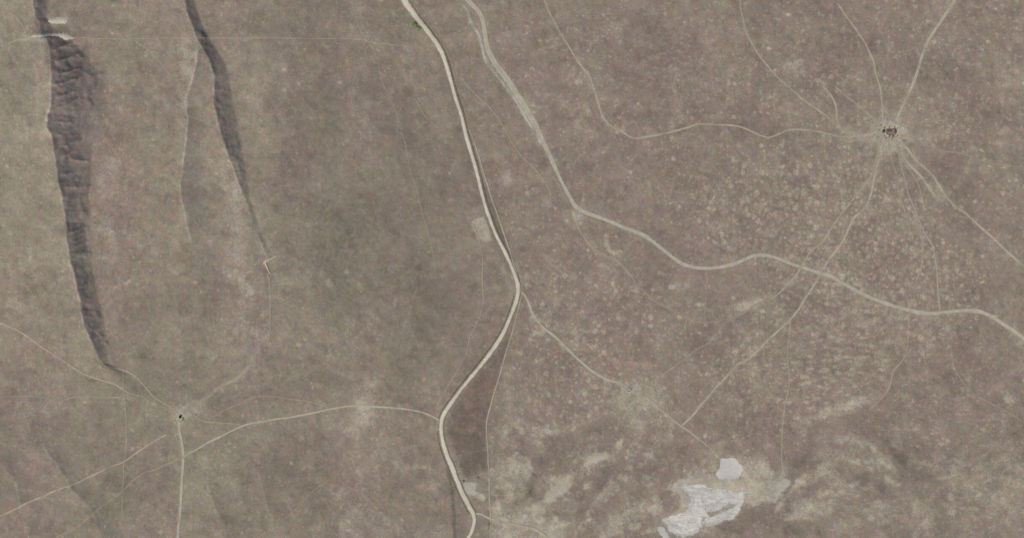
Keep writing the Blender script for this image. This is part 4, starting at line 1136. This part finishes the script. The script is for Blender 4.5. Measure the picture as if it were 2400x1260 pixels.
def shrub_mesh(kind, seed, n=260):
    r = random.Random(seed)
    V, F = [], []
    lobes = [(r.uniform(-.5, .5), r.uniform(-.5, .5), r.uniform(.35, .75), r.uniform(.35, .6)) for _ in range(5)]
    for _ in range(n):
        lx, ly, lz, lr = r.choice(lobes)
        d = Vector((r.gauss(0, 1), r.gauss(0, 1), abs(r.gauss(0, .8)))).normalized() * lr * r.uniform(.55, 1)
        c = Vector((lx, ly, lz * .9)) + Vector((d.x, d.y, d.z * .7))
        u = Vector((r.gauss(0, 1), r.gauss(0, 1), r.gauss(0, .5))).normalized()
        w = u.cross(Vector((r.gauss(0, .4), r.gauss(0, .4), 1))).normalized()
        s = r.uniform(.06, .13)
        i = len(V)
        V += [tuple(c - u * s * 1.4), tuple(c + w * s), tuple(c + u * s * 1.4), tuple(c - w * s)]
        F.append((i, i + 1, i + 2, i + 3))
    me_ = bpy.data.meshes.new('foliage')
    me_.from_pydata(V, [], F)
    me_.materials.append(leafs[kind])
    V, F = [], []
    for k in range(5):
        a = 2 * math.pi * k / 5 + r.uniform(-.3, .3)
        tip = Vector((.5 * math.cos(a), .5 * math.sin(a), r.uniform(.5, .8)))
        i = len(V)
        for rad, p in ((.05, Vector((0, 0, -.1))), (.015, tip)):
            for q in range(4):
                V.append((p.x + rad * math.cos(q * math.pi / 2), p.y + rad * math.sin(q * math.pi / 2), p.z))
        F += [(i + q, i + (q + 1) % 4, i + 4 + (q + 1) % 4, i + 4 + q) for q in range(4)]
    ms = bpy.data.meshes.new('stem')
    ms.from_pydata(V, [], F)
    ms.materials.append(bark)
    return me_, ms


shapes = {(k, s): shrub_mesh(k, s * 7 + 3) for k in leafs for s in range(3)}


def shrub(px, py, dia, kind, label, group, s=0):
    e = empty('shrub', at(px, py, 0))
    e.rotation_euler = (0, 0, random.uniform(0, 6.28))
    f, st = shapes[(kind, s % 3)]
    for nm, m_ in (('foliage', f), ('stem', st)):
        o = bpy.data.objects.new(nm, m_)
        COL.objects.link(o)
        o.parent = e
        k = dia / 1.7
        o.scale = (k * .9, k * .9, k * .5)
    return tag(e, label, 'shrub', group)


shrub(970, 57.5, 7.0, 'green', 'larger bright green bush on the verge of the gravel road near the top', 'green roadside bushes', 0)
shrub(980.5, 68, 6.4, 'green', 'smaller bright green bush below its larger neighbour on the road verge', 'green roadside bushes', 1)
shrub(975.5, 63, 4.5, 'green', 'little green bush squeezed between the two larger roadside ones', 'green roadside bushes', 2)
g = 'dark shrubs round the stock post'
for i, (x, y, d, k, lab) in enumerate((
        (2084.6, 319.8, 2.8, 'dark', 'round dark shrub just south of the brush pen'),
        (2091, 325, 2.8, 'olive', 'olive shrub south of the pen, farthest from it on that side'),
        (2093, 320, 3.4, 'dark', 'brown shrub touching the south east corner of the pen'),
        (2084, 298, 2.6, 'olive', 'olive shrub just north of the long shelter'),
        (2097, 299, 3.2, 'olive', 'broad olive shrub at the north east corner of the pen'),
        (2104, 301, 2.2, 'olive', 'small shrub alone east of the broad olive one'),
        (2076, 324, 2.6, 'olive', 'shrub south west of the pen beside the southbound path'),
        (2072, 319, 2.6, 'olive', 'shrub south of the tiny shed'),
        (2073.5, 300, 2.8, 'dark', 'dark shrub between the tiny shed and the pen, on their north side'),
        (2065, 294, 2.2, 'olive', 'small shrub north west of the tiny shed beside the north path'),
        (2061, 304, 2.4, 'olive', 'westernmost shrub of the stock post'),
        (2104, 318, 2.4, 'olive', 'shrub south east of the stock post beside the eastbound path'),
        (2079, 289, 1.8, 'olive', 'northernmost small shrub of the stock post'))):
    shrub(x, y, d, k, lab, g, i)
g = 'dark shrubs near the lower gravel road'
for i, (x, y, d, k, lab) in enumerate((
        (1086, 1127, 4.0, 'dark', 'dark shrub at the top of the hooked pale scrape by the road'),
        (1120.5, 1118, 3.0, 'dark', 'dark shrub above the tip of the hooked scrape'),
        (1146.5, 1226, 3.4, 'dark', 'dark shrub on the fence path below the bottom road spur'),
        (1087, 1001, 2.8, 'dark', 'lone dark shrub in the strip between the gravel road and the fence path'),
        (1090, 1021, 2.4, 'dark', 'smaller shrub below the lone one in the strip east of the road'))):
    shrub(x, y, d, k, lab, g, i)

# ------------------------------------------------------------------ dwarf scrub over the whole steppe
N = 30000
qx = rng.uniform(-60, 2460, N * 2)
qy = rng.uniform(-60, 1320, N * 2)
keep_out = np.maximum(stroke(MAIN, 11, .2), stroke(WIDE, 6, .4))
for (_, _, st, _, hw, pts) in TRACKS:
    keep_out = np.maximum(keep_out, stroke(pts, hw, .3) * min(1, st * 1.4))
for p in (WHITE_PAN, BIG_PAN, LITTLE_PAN):
    keep_out = np.maximum(keep_out, fill(p, 1))
ii = np.clip(((qx - gx[0]) / SP).round().astype(int), 0, NX - 1)
jj = np.clip(((qy - gy[0]) / SP).round().astype(int), 0, NY - 1)
dens = np.clip(0.35 + 0.25 * n_mid + 0.15 * n_small + 0.9 * dark + 0.9 * face - 0.7 * pale - 0.2 * spot, 0.02, 1) * (1 - np.clip(keep_out * 1.5, 0, 1))
ok = rng.uniform(0, 1, N * 2) < dens[jj, ii]
qx, qy = qx[ok][:N], qy[ok][:N]
M = len(qx)
rad = rng.uniform(0.22, 0.55, M) * rng.uniform(.8, 1.25, M)
h0 = height(qx, qy)
ang = np.arange(5) * 2 * math.pi / 5
ph = rng.uniform(0, 6.28, M)[:, None]
V = np.zeros((M, 11, 3))
for lvl, (rr, zz) in enumerate(((1.0, -.08), (.8, .36))):
    jit = rng.uniform(.7, 1.25, (M, 5))
    V[:, lvl * 5:lvl * 5 + 5, 0] = wx(qx)[:, None] + rad[:, None] * rr * jit * np.cos(ang + ph)
    V[:, lvl * 5:lvl * 5 + 5, 1] = wy(qy)[:, None] + rad[:, None] * rr * jit * np.sin(ang + ph)
    V[:, lvl * 5:lvl * 5 + 5, 2] = (h0 + zz * rad * 1.0)[:, None]
V[:, 10, 0], V[:, 10, 1], V[:, 10, 2] = wx(qx), wy(qy), h0 + rad * rng.uniform(.5, .75, M)
T = []
for k in range(5):
    k1 = (k + 1) % 5
    T += [(k, k1, 5 + k1), (k, 5 + k1, 5 + k), (5 + k, 5 + k1, 10)]
T = (np.array(T)[None] + (np.arange(M) * 11)[:, None, None]).reshape(-1, 3)
ms = bpy.data.meshes.new('dwarf_scrub')
ms.vertices.add(M * 11)
ms.vertices.foreach_set('co', V.reshape(-1))
ms.loops.add(T.size)
ms.loops.foreach_set('vertex_index', T.ravel())
ms.polygons.add(len(T))
ms.polygons.foreach_set('loop_start', np.arange(0, T.size, 3))
ms.update(calc_edges=True)
n = Nodes('dry_scrub')
a, _ = n.noise(0.12, 3, 0.6)
b, _ = n.noise(0.5, 2, 0.6, off=31)
ms.materials.append(n.finish(n.mix(n.step(b, 0.4, 0.6), n.mix(n.step(a, 0.4, 0.6), lin(132, 121, 104), lin(126, 121, 102)), lin(138, 124, 112)), rough=0.95, spec=0.1))
scrub = bpy.data.objects.new('dwarf_scrub', ms)
COL.objects.link(scrub)
tag(scrub, 'thin grey brown dwarf scrub dotted over the whole steppe', 'scrub', kind='stuff')
